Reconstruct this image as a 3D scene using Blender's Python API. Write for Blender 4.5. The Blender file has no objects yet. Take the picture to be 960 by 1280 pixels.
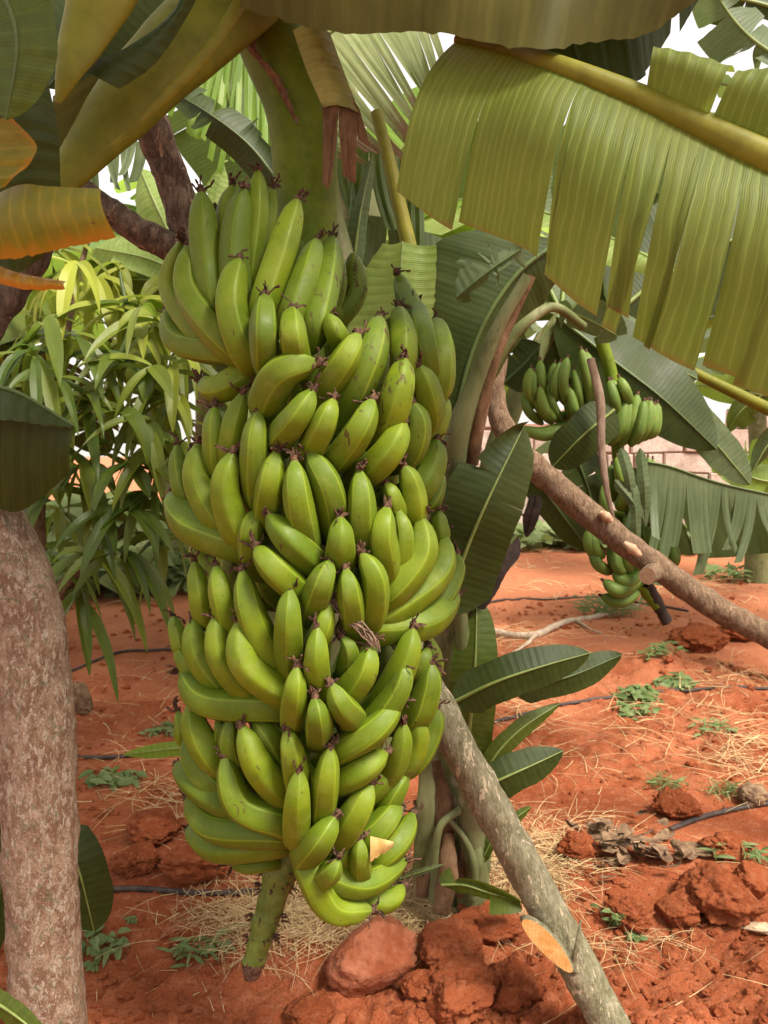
import bpy, math, random
import numpy as np
from mathutils import Vector, noise as mnoise

random.seed(7)
sc = bpy.context.scene
COL = sc.collection
PI = math.pi

# ------------------------------------------------------------------ camera
F = 967.0                      # focal length in photo pixels (960 x 1280)
CAM_Z = 1.3
PITCH = math.atan(80 / F)
FW = Vector((0, math.cos(PITCH), -math.sin(PITCH)))
UP = Vector((0, math.sin(PITCH), math.cos(PITCH)))
CAM = Vector((0, 0, CAM_Z))

def ray(px, py):
    return Vector((1, 0, 0)) * (px - 480) + UP * (640 - py) + FW * F

def P(px, py, d):
    r = ray(px, py)
    return CAM + r * (d / r.y)

def mpp(d):
    return d / F

cd = bpy.data.cameras.new("camera")
cam = bpy.data.objects.new("camera", cd)
COL.objects.link(cam)
cam.location = CAM
cam.rotation_euler = (PI / 2 - PITCH, 0, 0)
cd.sensor_fit = 'VERTICAL'
cd.sensor_height = 24
cd.lens = F / 1280 * 24
cd.clip_end = 400
cd.clip_start = 0.02
cd.dof.use_dof = True
cd.dof.focus_distance = 1.35
cd.dof.aperture_fstop = 6.0
sc.camera = cam

# ------------------------------------------------------------------ mesh builder
class MB:
    def __init__(s):
        s.v = []; s.f = []; s.m = []; s.uv = []; s.var = []
    def add(s, verts, faces, mat=0, uvs=None, var=0.5):
        o = len(s.v)
        s.v.extend([tuple(p) for p in verts])
        s.uv.extend(uvs if uvs else [(0.0, 0.0)] * len(verts))
        if isinstance(var, (list, tuple)):
            s.var.extend(var)
        else:
            s.var.extend([var] * len(verts))
        for f in faces:
            s.f.append(tuple(i + o for i in f)); s.m.append(mat)
    def build(s, name, mats, parent=None, smooth=True):
        me = bpy.data.meshes.new(name)
        org = Vector((0, 0, 0))
        if parent is None and s.v:
            xs = [p[0] for p in s.v]; ys = [p[1] for p in s.v]; zs = [p[2] for p in s.v]
            org = Vector(((min(xs) + max(xs)) / 2, (min(ys) + max(ys)) / 2, min(zs)))
        elif parent is not None:
            org = world_loc(parent)
        me.from_pydata([(p[0] - org.x, p[1] - org.y, p[2] - org.z) for p in s.v], [], s.f)
        if not isinstance(mats, (list, tuple)):
            mats = [mats]
        for m in mats:
            me.materials.append(m)
        me.polygons.foreach_set('material_index', s.m)
        me.polygons.foreach_set('use_smooth', [smooth] * len(s.f))
        ul = me.uv_layers.new(name='UVMap')
        li = np.zeros(len(me.loops), dtype=np.int32)
        me.loops.foreach_get('vertex_index', li)
        uv = np.array(s.uv, dtype=np.float32)[li]
        ul.data.foreach_set('uv', uv.ravel())
        at = me.attributes.new('var', 'FLOAT', 'POINT')
        at.data.foreach_set('value', np.array(s.var, dtype=np.float32))
        me.update()
        o = bpy.data.objects.new(name, me)
        COL.objects.link(o)
        if parent is not None:
            o.parent = parent
        else:
            o.location = org
        return o

def world_loc(o):
    l = Vector(o.location)
    while o.parent:
        o = o.parent
        l += Vector(o.location)
    return l

def thing(name, label, cat, loc, group=None):
    o = bpy.data.objects.new(name, None)
    COL.objects.link(o)
    o.location = loc
    o['label'] = label; o['category'] = cat
    if group: o['group'] = group
    return o

def tag(o, label, cat, group=None):
    o['label'] = label; o['category'] = cat
    if group: o['group'] = group
    return o

# ------------------------------------------------------------------ curves
def spline(pts, n):
    """Catmull-Rom through tuples of any dimension, n+1 samples by chord length."""
    A = np.array([tuple(p) for p in pts], dtype=float)
    if len(A) == 2:
        t = np.linspace(0, 1, n + 1)[:, None]
        return A[0] * (1 - t) + A[1] * t
    E = np.vstack([2 * A[0] - A[1], A, 2 * A[-1] - A[-2]])
    seg = np.linalg.norm(np.diff(A, axis=0), axis=1) + 1e-9
    cum = np.concatenate([[0], np.cumsum(seg)]); cum /= cum[-1]
    out = []
    for t in np.linspace(0, 1, n + 1):
        k = min(len(A) - 2, max(0, np.searchsorted(cum, t, side='right') - 1))
        u = (t - cum[k]) / (cum[k + 1] - cum[k])
        p0, p1, p2, p3 = E[k], E[k + 1], E[k + 2], E[k + 3]
        out.append(0.5 * ((2 * p1) + (-p0 + p2) * u + (2 * p0 - 5 * p1 + 4 * p2 - p3) * u * u
                          + (-p0 + 3 * p1 - 3 * p2 + p3) * u ** 3))
    return np.array(out)

def pxline(pts, n):
    """pixel+depth control points -> world points"""
    return [P(*p) for p in spline(pts, n)]

def interp(x, xs, ys):
    return float(np.interp(x, xs, ys))

def tube(mb, pts, radii, seg=10, mat=0, shape=None, flat=1.0, flatdir=None, jag=0.0, jfreq=20.0,
         var=0.5, cap0=True, cap1=True, capmat=None, seed=0.0):
    pts = [Vector(p) for p in pts]
    n = len(pts)
    tang = []
    for i in range(n):
        t = pts[min(i + 1, n - 1)] - pts[max(i - 1, 0)]
        tang.append(t.normalized() if t.length > 1e-9 else Vector((0, 0, 1)))
    if flatdir is not None:
        nrm = Vector(flatdir)
    else:
        nrm = Vector((0, -1, 0.01))
    verts, uvs, faces = [], [], []
    L = 0
    for i in range(n):
        t = tang[i]
        nrm = (nrm - t * nrm.dot(t))
        if nrm.length < 1e-6:
            nrm = t.orthogonal()
        nrm.normalize()
        b = t.cross(nrm).normalized()
        if i: L += (pts[i] - pts[i - 1]).length
        for k in range(seg):
            a = 2 * PI * k / seg
            r = radii[i]
            if shape: r *= shape(a, i / (n - 1))
            p = pts[i] + nrm * (math.cos(a) * r * flat) + b * (math.sin(a) * r)
            if jag:
                q = p * jfreq + Vector((seed, seed * .7, -seed))
                dd = (mnoise.noise(q) + .5 * mnoise.noise(q * 2.3)) * jag
                p = p + (p - pts[i]).normalized() * dd
            verts.append(p); uvs.append((k / seg, L))
    for i in range(n - 1):
        for k in range(seg):
            k2 = (k + 1) % seg
            faces.append((i * seg + k, i * seg + k2, (i + 1) * seg + k2, (i + 1) * seg + k))
    mb.add(verts, faces, mat, uvs, var)
    cm = mat if capmat is None else capmat
    if cap0:
        c = sum((v for v in verts[:seg]), Vector()) / seg
        mb.add(verts[:seg] + [c], [(k + 1 if k + 1 < seg else 0, k, seg) for k in range(seg)], cm, [(0, 0)] * (seg + 1), var)
    if cap1:
        e = verts[-seg:]
        c = sum((v for v in e), Vector()) / seg
        mb.add(e + [c], [(k, (k + 1) % seg, seg) for k in range(seg)], cm, [(0, L)] * (seg + 1), var)

# ------------------------------------------------------------------ materials
def mat(name):
    m = bpy.data.materials.new(name)
    m.use_nodes = True
    nt = m.node_tree
    b = nt.nodes['Principled BSDF']
    return m, nt, b

def N(nt, kind, **kw):
    n = nt.nodes.new(kind)
    for k, v in kw.items():
        if k in n.inputs:
            n.inputs[k].default_value = v
        else:
            setattr(n, k, v)
    return n

def c4(c):
    return (c[0], c[1], c[2], 1.0)

def mixc(nt, fac, a, b):
    n = nt.nodes.new('ShaderNodeMix'); n.data_type = 'RGBA'
    def put(sock, v):
        if hasattr(v, 'links') or hasattr(v, 'is_linked'):
            nt.links.new(v, sock)
        elif isinstance(v, (int, float)):
            sock.default_value = v
        else:
            sock.default_value = c4(v)
    put(n.inputs[0], fac); put(n.inputs[6], a); put(n.inputs[7], b)
    return n.outputs[2]

def ramp(nt, src, lo, hi, a=0.0, b=1.0):
    n = nt.nodes.new('ShaderNodeMapRange')
    n.interpolation_type = 'SMOOTHSTEP'
    nt.links.new(src, n.inputs[0])
    n.inputs[1].default_value = lo; n.inputs[2].default_value = hi
    n.inputs[3].default_value = a; n.inputs[4].default_value = b
    return n.outputs[0]

def math_(nt, op, a, b=None):
    n = nt.nodes.new('ShaderNodeMath'); n.operation = op
    for i, v in enumerate((a, b)):
        if v is None: continue
        if isinstance(v, (int, float)): n.inputs[i].default_value = v
        else: nt.links.new(v, n.inputs[i])
    return n.outputs[0]

def noise_(nt, scale, detail=4, vec=None, rough=0.55, dist=0.0):
    n = nt.nodes.new('ShaderNodeTexNoise')
    n.inputs['Scale'].default_value = scale
    n.inputs['Detail'].default_value = detail
    n.inputs['Roughness'].default_value = rough
    n.inputs['Distortion'].default_value = dist
    if vec is not None: nt.links.new(vec, n.inputs['Vector'])
    return n.outputs['Fac']

def geo_pos(nt):
    return nt.nodes.new('ShaderNodeNewGeometry').outputs['Position']

def bump_(nt, height, strength, dist, b, prev=None):
    n = nt.nodes.new('ShaderNodeBump')
    n.inputs['Strength'].default_value = strength
    n.inputs['Distance'].default_value = dist
    nt.links.new(height, n.inputs['Height'])
    if prev is not None: nt.links.new(prev, n.inputs['Normal'])
    nt.links.new(n.outputs[0], b.inputs['Normal'])
    return n.outputs[0]

def attr_(nt, name):
    n = nt.nodes.new('ShaderNodeAttribute'); n.attribute_name = name
    return n.outputs['Fac']

def leaf_mat(name, col, col2, trans=0.3, tcol=None, rough=0.42, vein=70.0, edge=None, edge_at=0.8, bump=0.25,
             usevar=None, spots=None, spec=.35, lines=.22):
    m, nt, b = mat(name)
    uv = nt.nodes.new('ShaderNodeUVMap').outputs[0]
    sep = nt.nodes.new('ShaderNodeSeparateXYZ'); nt.links.new(uv, sep.inputs[0])
    u, v = sep.outputs[0], sep.outputs[1]
    pos = geo_pos(nt)
    n1 = noise_(nt, 7, 4, pos)
    c = mixc(nt, ramp(nt, n1, .3, .7), col, col2)
    # lateral veins run from midrib to edge: stripes in u
    du = math_(nt, 'ADD', u, math_(nt, 'MULTIPLY', noise_(nt, 14, 2, pos), .012))
    s1 = math_(nt, 'SINE', math_(nt, 'MULTIPLY', du, vein * 2 * PI))
    s2 = math_(nt, 'SINE', math_(nt, 'MULTIPLY', du, vein * 2 * PI * 4.13))
    st = ramp(nt, s1, .55, 1.0)
    c = mixc(nt, math_(nt, 'MULTIPLY', st, lines), c, tuple(min(1, x * 1.6 + .005) for x in col2))
    # streaky tone across the blade
    cb = nt.nodes.new('ShaderNodeCombineXYZ')
    nt.links.new(math_(nt, 'MULTIPLY', u, 60), cb.inputs[0]); nt.links.new(math_(nt, 'MULTIPLY', v, 3), cb.inputs[1])
    n2 = noise_(nt, 1.0, 3, cb.outputs[0])
    c = mixc(nt, ramp(nt, n2, .35, .75, 0, .45), c, tuple(x * .62 for x in col))
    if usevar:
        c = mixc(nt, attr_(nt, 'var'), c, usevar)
    if spots:
        n3 = noise_(nt, 55, 4, pos)
        c = mixc(nt, ramp(nt, n3, .64, .72), c, spots)
    if edge:
        en = .08 if name == 'leaf_underside_olive' else .55
        vv = math_(nt, 'ADD', v, math_(nt, 'MULTIPLY', math_(nt, 'SUBTRACT', noise_(nt, 16, 4, pos), .5), en))
        vv = math_(nt, 'ADD', vv, math_(nt, 'MULTIPLY', math_(nt, 'SUBTRACT', n2, .5), en * .55))
        c = mixc(nt, ramp(nt, vv, edge_at - en * .22, edge_at + en * .22), c, edge)
    nt.links.new(c, b.inputs['Base Color'])
    rr = ramp(nt, n1, .3, .7, rough - .06, rough + .1)
    nt.links.new(rr, b.inputs['Roughness'])
    b.inputs['Specular IOR Level'].default_value = spec
    h = math_(nt, 'ADD', math_(nt, 'MULTIPLY', s1, .6), math_(nt, 'MULTIPLY', s2, .25))
    nb = bump_(nt, h, bump, .004, b)
    tr = nt.nodes.new('ShaderNodeBsdfTranslucent')
    tc = mixc(nt, .5, c, tcol if tcol else tuple(min(1, x * 2.2) for x in col2))
    nt.links.new(tc, tr.inputs[0])
    mx = nt.nodes.new('ShaderNodeMixShader'); mx.inputs[0].default_value = trans
    nt.links.new(b.outputs[0], mx.inputs[1]); nt.links.new(tr.outputs[0], mx.inputs[2])
    nt.links.new(mx.outputs[0], nt.nodes['Material Output'].inputs['Surface'])
    return m

def bark_mat(name, dark, light, flake=None, scale=30, bump=.6, rough=.85, thresh=.55):
    m, nt, b = mat(name)
    pos = geo_pos(nt)
    mp = nt.nodes.new('ShaderNodeMapping'); mp.inputs['Scale'].default_value = (1, 1, .4)
    nt.links.new(pos, mp.inputs[0])
    n1 = noise_(nt, scale, 6, mp.outputs[0], .65, .4)
    n2 = noise_(nt, scale * .3, 3, pos)
    n3 = noise_(nt, scale * 3.2, 4, mp.outputs[0], .7)
    c = mixc(nt, ramp(nt, n1, .35, .68), dark, light)
    c = mixc(nt, ramp(nt, n2, .4, .7, 0, .6), c, tuple((a + bb) * .36 for a, bb in zip(dark, light)))
    c = mixc(nt, ramp(nt, n3, .3, .5, .55, 0), c, tuple(x * .45 for x in dark))
    if flake:
        vo = nt.nodes.new('ShaderNodeTexVoronoi'); vo.inputs['Scale'].default_value = scale * 1.6
        mp2 = nt.nodes.new('ShaderNodeMapping'); mp2.inputs['Scale'].default_value = (1.3, 1.3, .6)
        nt.links.new(pos, mp2.inputs[0]); nt.links.new(mp2.outputs[0], vo.inputs['Vector'])
        n4 = noise_(nt, scale * .9, 5, mp.outputs[0], .7, 1.2)
        c = mixc(nt, ramp(nt, n4, thresh, thresh + .06), c, flake)
    nt.links.new(c, b.inputs['Base Color'])
    b.inputs['Roughness'].default_value = rough
    b.inputs['Specular IOR Level'].default_value = .2
    hh = math_(nt, 'ADD', math_(nt, 'MULTIPLY', n1, .7), math_(nt, 'MULTIPLY', n3, .4))
    bump_(nt, hh, bump, .008, b)
    return m

def plain_mat(name, a, bb, scale=25, rough=.7, bump=.3, bd=.004, spec=.3, trans=0):
    m, nt, b = mat(name)
    pos = geo_pos(nt)
    n1 = noise_(nt, scale, 5, pos, .62)
    n2 = noise_(nt, scale * 4.5, 3, pos, .62)
    c = mixc(nt, ramp(nt, n1, .32, .68), a, bb)
    c = mixc(nt, ramp(nt, n2, .4, .75, 0, .35), c, tuple(x * .5 for x in a))
    nt.links.new(c, b.inputs['Base Color'])
    b.inputs['Roughness'].default_value = rough
    b.inputs['Specular IOR Level'].default_value = spec
    bump_(nt, math_(nt, 'ADD', n1, math_(nt, 'MULTIPLY', n2, .4)), bump, bd, b)
    if trans:
        tr = nt.nodes.new('ShaderNodeBsdfTranslucent'); nt.links.new(c, tr.inputs[0])
        mx = nt.nodes.new('ShaderNodeMixShader'); mx.inputs[0].default_value = trans
        nt.links.new(b.outputs[0], mx.inputs[1]); nt.links.new(tr.outputs[0], mx.inputs[2])
        nt.links.new(mx.outputs[0], nt.nodes['Material Output'].inputs['Surface'])
    return m

def soil_mat(name, d, l, crust, scale=1.0, pale=None):
    m, nt, b = mat(name)
    pos = geo_pos(nt)
    n1 = noise_(nt, 2.2 * scale, 6, pos, .6)
    n2 = noise_(nt, 26 * scale, 6, pos, .68)
    n3 = noise_(nt, 110 * scale, 4, pos, .7)
    c = mixc(nt, ramp(nt, n1, .35, .65), d, l)
    c = mixc(nt, ramp(nt, n2, .45, .72, 0, .7), c, crust)
    c = mixc(nt, ramp(nt, n3, .32, .5, .5, 0), c, tuple(x * .5 for x in d))
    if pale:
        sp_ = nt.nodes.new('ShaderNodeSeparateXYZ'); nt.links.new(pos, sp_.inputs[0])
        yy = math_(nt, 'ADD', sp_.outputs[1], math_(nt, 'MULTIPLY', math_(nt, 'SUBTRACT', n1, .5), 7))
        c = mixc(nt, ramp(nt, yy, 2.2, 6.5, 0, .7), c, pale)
    nt.links.new(c, b.inputs['Base Color'])
    b.inputs['Roughness'].default_value = .95
    b.inputs['Specular IOR Level'].default_value = .1
    p = bump_(nt, n2, .8, .02, b)
    n6 = noise_(nt, 300 * scale, 4, pos, .75)
    p = bump_(nt, n3, .9, .01, b, p)
    bump_(nt, n6, .7, .004, b, p)
    return m

# banana skin
def banana_mat(name, ca, cb, dark):
    m, nt, b = mat(name)
    pos = geo_pos(nt)
    oi = nt.nodes.new('ShaderNodeObjectInfo')
    uv = nt.nodes.new('ShaderNodeUVMap').outputs[0]
    sep = nt.nodes.new('ShaderNodeSeparateXYZ'); nt.links.new(uv, sep.inputs[0])
    n1 = noise_(nt, 22, 4, pos)
    c = mixc(nt, ramp(nt, n1, .3, .7), ca, cb)
    c = mixc(nt, math_(nt, 'MULTIPLY', oi.outputs['Random'], .8), c, dark)
    c = mixc(nt, ramp(nt, noise_(nt, 34, 5, pos, .7), .5, .75, 0, .3), c, (.24, .235, .07))
    lenw = ramp(nt, sep.outputs[1], .0, .16, .35, 0)
    c = mixc(nt, lenw, c, (.09, .135, .02))
    # ridges a little paler: five along the fruit
    rid = ramp(nt, math_(nt, 'COSINE', math_(nt, 'MULTIPLY', sep.outputs[0], 2 * PI * 5)), .90, 1.0, 0, .45)
    c = mixc(nt, rid, c, tuple(min(1, x * 1.35 + .01) for x in cb))
    # fine dark specks and scuffs
    n3 = noise_(nt, 190, 3, pos)
    c = mixc(nt, ramp(nt, n3, .66, .74, 0, .7), c, (.05, .045, .01))
    mp = nt.nodes.new('ShaderNodeMapping'); mp.inputs['Scale'].default_value = (1, 1, .4); nt.links.new(pos, mp.inputs[0])
    n4 = noise_(nt, 85, 4, mp.outputs[0], .7, .8)
    th = math_(nt, 'ADD', n4, math_(nt, 'MULTIPLY', attr_(nt, 'var'), .22))
    c = mixc(nt, ramp(nt, th, .66, .71, 0, .85), c, (.065, .032, .012))
    # green-brown towards the flower end
    nt.links.new(c, b.inputs['Base Color'])
    nt.links.new(ramp(nt, noise_(nt, 34, 5, pos, .7), .3, .7, .46, .70), b.inputs['Roughness'])
    b.inputs['Specular IOR Level'].default_value = .3
    b.inputs['Subsurface Weight'].default_value = .06
    b.inputs['Subsurface Radius'].default_value = (.01, .012, .003)
    b.inputs['Subsurface Scale'].default_value = .3
    n5 = noise_(nt, 60, 3, pos)
    bump_(nt, n5, .12, .004, b)
    return m

M = {}
M['banana'] = banana_mat('banana_skin', (.112, .166, .004), (.170, .222, .008), (.068, .115, .004))
M['banana_far'] = banana_mat('unripe_banana_skin', (.10, .165, .02), (.15, .21, .03), (.07, .125, .02))
M['flower'] = plain_mat('dried_flower', (.028, .014, .009), (.15, .075, .042), 170, .9, .4)
M['stalk'] = plain_mat('green_stalk', (.085, .135, .006), (.135, .180, .010), 14, .6, .2, spec=.2)
M['rachis'] = plain_mat('rachis_green', (.07, .11, .014), (.14, .18, .035), 30, .5, .5, spec=.35)
M['under'] = leaf_mat('leaf_underside_olive', (.120, .160, .024), (.172, .208, .046), .42, (.40, .50, .06), .55, 82, bump=.2, spec=.25, lines=.5, edge=(.20, .11, .04), edge_at=.99)
M['under_dark'] = leaf_mat('leaf_underside_brown', (.070, .064, .012), (.098, .086, .018), .16, (.22, .19, .03), .6, 18, bump=.06, spec=.15)
M['green'] = leaf_mat('banana_leaf_green', (.052, .082, .009), (.082, .112, .014), .3, (.23, .31, .03), .45, 60, bump=.14, spec=.3)
M['dark'] = leaf_mat('banana_leaf_dark', (.026, .041, .006), (.040, .056, .009), .15, (.10, .13, .015), .5, 60, bump=.12, spec=.25)
M['grey'] = leaf_mat('banana_leaf_greygreen', (.075, .105, .042), (.12, .15, .07), .3, (.22, .30, .07), .5, 55, bump=.14, spec=.25)
M['pale'] = leaf_mat('banana_leaf_pale', (.20, .30, .06), (.33, .43, .13), .5, (.55, .70, .15), .45, 50)
M['paledry'] = leaf_mat('banana_leaf_dry_tip', (.22, .28, .09), (.36, .40, .18), .45, (.5, .55, .2), .5, 60, edge=(.20, .085, .05), edge_at=.80)
M['yellow'] = leaf_mat('leaf_yellowing', (.15, .155, .010), (.30, .19, .012), .3, (.5, .32, .02), .5, 60, edge=(.40, .17, .012), edge_at=.90, bump=.1, spots=(.10, .05, .015))
M['orange'] = leaf_mat('leaf_orange', (.40, .22, .02), (.48, .26, .03), .35, (.6, .3, .03), .4, 60, edge=(.5, .2, .02), edge_at=.7)
M['bright'] = leaf_mat('banana_leaf_bright', (.14, .24, .03), (.22, .34, .05), .5, (.45, .65, .08), .42, 55)
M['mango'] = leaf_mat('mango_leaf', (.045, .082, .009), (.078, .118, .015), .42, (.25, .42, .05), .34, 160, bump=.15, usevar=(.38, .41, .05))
M['weed'] = leaf_mat('weed_leaf', (.10, .17, .05), (.17, .25, .08), .35, (.3, .42, .1), .5, 90, bump=.2, usevar=(.24, .28, .12))
M['tan'] = plain_mat('tan_dead_leaf', (.45, .27, .08), (.58, .40, .16), 60, .8, .4, trans=.2)
M['rib'] = plain_mat('midrib_pale', (.14, .19, .04), (.21, .25, .07), 18, .45, .15, spec=.4)
M['rib_green'] = plain_mat('midrib_green', (.055, .085, .016), (.08, .115, .025), 18, .45, .15, spec=.4)
M['petiole'] = plain_mat('petiole_yellow_green', (.155, .145, .010), (.21, .19, .018), 9, .55, .2, spec=.25)
M['petiole2'] = plain_mat('petiole_olive', (.105, .110, .008), (.165, .158, .013), 9, .55, .2, spec=.2)
M['pseudo'] = bark_mat('pseudostem_sheath', (.10, .115, .035), (.22, .22, .11), (.30, .26, .17), 9, .4, .6, .6)
M['drysheath'] = bark_mat('dry_sheath', (.10, .050, .024), (.25, .145, .078), None, 24, .8, .9)
M['pinkdry'] = bark_mat('dry_bract_pink', (.15, .095, .065), (.27, .19, .14), None, 30, .5, .85)
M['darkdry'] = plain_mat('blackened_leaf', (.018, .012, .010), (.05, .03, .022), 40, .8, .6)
M['pole'] = bark_mat('pole_bark_peeling', (.16, .145, .08), (.32, .29, .19), (.50, .41, .28), 64, 1.3, .85, .57)
M['polebrown'] = bark_mat('bark_brown', (.07, .042, .03), (.24, .165, .115), (.36, .24, .16), 62, 1.8, .9, .57)
M['bark2'] = bark_mat('bark_tan', (.12, .07, .042), (.27, .18, .115), (.36, .25, .165), 95, 1.1, .9, .6)
M['trunk'] = bark_mat('trunk_bark_mottled', (.17, .10, .062), (.36, .265, .20), (.48, .41, .34), 22, 1.3, .8, .60)
def mottled(name):
    m, nt, b = mat(name)
    pos = geo_pos(nt)
    mp = nt.nodes.new('ShaderNodeMapping'); mp.inputs['Scale'].default_value = (1.5, 1.5, .8); nt.links.new(pos, mp.inputs[0])
    n0 = noise_(nt, 18, 5, mp.outputs[0], .7, .8)
    n1 = noise_(nt, 60, 5, mp.outputs[0], .7, .6)
    n2 = noise_(nt, 110, 5, mp.outputs[0], .7, 1.0)
    n3 = noise_(nt, 30, 4, pos, .7, 1.5)
    n4 = noise_(nt, 190, 4, mp.outputs[0], .7)
    c = mixc(nt, ramp(nt, n0, .42, .58), (.205, .112, .068), (.33, .22, .15))
    c = mixc(nt, ramp(nt, n1, .52, .58), c, (.40, .31, .235))
    c = mixc(nt, ramp(nt, n3, .56, .63, 0, .75), c, (.155, .145, .085))
    c = mixc(nt, ramp(nt, n2, .60, .66, 0, .7), c, (.50, .40, .30))
    c = mixc(nt, ramp(nt, n2, .33, .42, .8, 0), c, (.16, .09, .055))
    c = mixc(nt, ramp(nt, n4, .36, .46, .6, 0), c, (.10, .06, .04))
    nt.links.new(c, b.inputs['Base Color'])
    b.inputs['Roughness'].default_value = .75
    b.inputs['Specular IOR Level'].default_value = .25
    p = bump_(nt, n2, .9, .008, b)
    bump_(nt, n4, .6, .004, b, p)
    return m
M['trunk'] = mottled('mottled_trunk_bark')
M['cut'] = plain_mat('fresh_cut_wood', (.70, .34, .095), (.85, .54, .22), 45, .7, .25)
def rings(m):
    nt = m.node_tree; b = nt.nodes['Principled BSDF']
    src = b.inputs['Base Color'].links[0].from_socket
    wv = nt.nodes.new('ShaderNodeTexWave'); wv.inputs['Scale'].default_value = 42; wv.inputs['Distortion'].default_value = 5
    wv.inputs['Detail'].default_value = 3; wv.inputs['Detail Scale'].default_value = 2
    nt.links.new(geo_pos(nt), wv.inputs['Vector'])
    c = mixc(nt, ramp(nt, wv.outputs['Fac'], .6, .98, 0, .28), src, (.45, .20, .06))
    nt.links.new(c, b.inputs['Base Color'])
rings(M['cut'])
M['cut2'] = plain_mat('old_cut_wood', (.38, .22, .13), (.50, .34, .22), 60, .75, .3)
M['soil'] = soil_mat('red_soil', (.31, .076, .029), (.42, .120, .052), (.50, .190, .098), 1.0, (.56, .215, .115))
M['clod'] = soil_mat('red_clod', (.30, .072, .026), (.41, .112, .045), (.49, .175, .085), 1.6)
M['rock'] = plain_mat('red_stained_rock', (.22, .058, .024), (.34, .125, .070), 16, .9, .9, .012, spec=.12)
M['straw'] = plain_mat('straw', (.44, .29, .13), (.68, .50, .28), 40, .8, .1, trans=.15)
M['twig'] = bark_mat('bleached_branch', (.34, .24, .17), (.55, .45, .35), None, 40, .5, .85)
M['litter'] = plain_mat('brown_leaf_litter', (.10, .052, .03), (.30, .19, .11), 30, .85, .4, trans=.1)
M['hose'] = plain_mat('irrigation_hose', (.03, .024, .024), (.085, .055, .045), 30, .55, .1)
M['stone'] = plain_mat('pink_stone', (.38, .28, .23), (.56, .45, .39), 5, .9, .6, .02)
M['mortar'] = plain_mat('mortar', (.30, .16, .11), (.38, .22, .16), 12, .95, .4, .02)
M['chip'] = plain_mat('pale_chip', (.42, .29, .18), (.56, .42, .28), 40, .8, .3)

# ------------------------------------------------------------------ ground
def _hash(ix, iy, seed):
    h = (ix * 374761393 + iy * 668265263 + seed * 974711) & 0xffffffff
    h = ((h ^ (h >> 13)) * 1274126177) & 0xffffffff
    h = h ^ (h >> 16)
    return (h & 0xffff) / 65536.0 * 2 * PI

def pn(x, y, seed=0):
    x = np.asarray(x, dtype=float); y = np.asarray(y, dtype=float)
    ix = np.floor(x).astype(np.int64); iy = np.floor(y).astype(np.int64)
    fx = x - ix; fy = y - iy
    u = fx ** 3 * (fx * (fx * 6 - 15) + 10); v = fy ** 3 * (fy * (fy * 6 - 15) + 10)
    def g(a, b):
        ang = _hash(ix + a, iy + b, seed)
        return np.cos(ang) * (fx - a) + np.sin(ang) * (fy - b)
    return ((g(0, 0) * (1 - u) + g(1, 0) * u) * (1 - v) + (g(0, 1) * (1 - u) + g(1, 1) * u) * v) * 1.5

def height(x, y):
    x = np.asarray(x, dtype=float); y = np.asarray(y, dtype=float)
    far = np.clip((y - 4) / 8, 0, 1)
    m = np.clip(.5 + 1.3 * pn(x * .9 + 3.1, y * 1.1 + .7, 5), .12, 1) * (1 - .65 * far)
    h = .045 * pn(x * .55, y * .55, 1) + .030 * pn(x * 1.6, y * 1.9, 2)
    h = h + m * (.040 * pn(x * 3.4, y * 3.4, 3) + .046 * (np.abs(pn(x * 6.3, y * 6.3, 4)) - .2)
                 + .030 * (np.abs(pn(x * 13, y * 13, 6)) - .2) + .020 * (np.abs(pn(x * 26, y * 26, 7)) - .2) + .009 * pn(x * 52, y * 52, 8) + .005 * pn(x * 95, y * 95, 12))
    # spoil heap on the right, and a low ridge in the middle distance
    h = h + .085 * np.exp(-((x - .88) / .42) ** 2 - ((y - 2.16) / .17) ** 2)
    h = h + .06 * np.exp(-((x - 1.5) / .7) ** 2 - ((y - 4.6) / .5) ** 2)
    return h

_lx = np.arange(-9, 9.001, .02); _ly = np.arange(.4, 12.0, .02)
_LUT = height(*np.meshgrid(_lx, _ly)).astype(np.float32)
def hz(x, y):
    fx = min(max((x + 9) / .02, 0), len(_lx) - 2); fy = min(max((y - .4) / .02, 0), len(_ly) - 2)
    i, j = int(fx), int(fy); a, b = fx - i, fy - j
    return float((_LUT[j, i] * (1 - a) + _LUT[j, i + 1] * a) * (1 - b) + (_LUT[j + 1, i] * (1 - a) + _LUT[j + 1, i + 1] * a) * b)

def G(px, py, lift=0.0):
    """point where the line of sight meets the ground"""
    r = ray(px, py).normalized()
    t = 0.8
    prev = t
    while t < 60:
        p = CAM + r * t
        if p.z < hz(p.x, p.y):
            lo, hi = prev, t
            for _ in range(14):
                mid = (lo + hi) / 2
                p = CAM + r * mid
                if p.z < hz(p.x, p.y): hi = mid
                else: lo = mid
            break
        prev = t
        t += .04 if t < 6 else .2
    p = CAM + r * t
    return Vector((p.x, p.y, hz(p.x, p.y) + lift))

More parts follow.
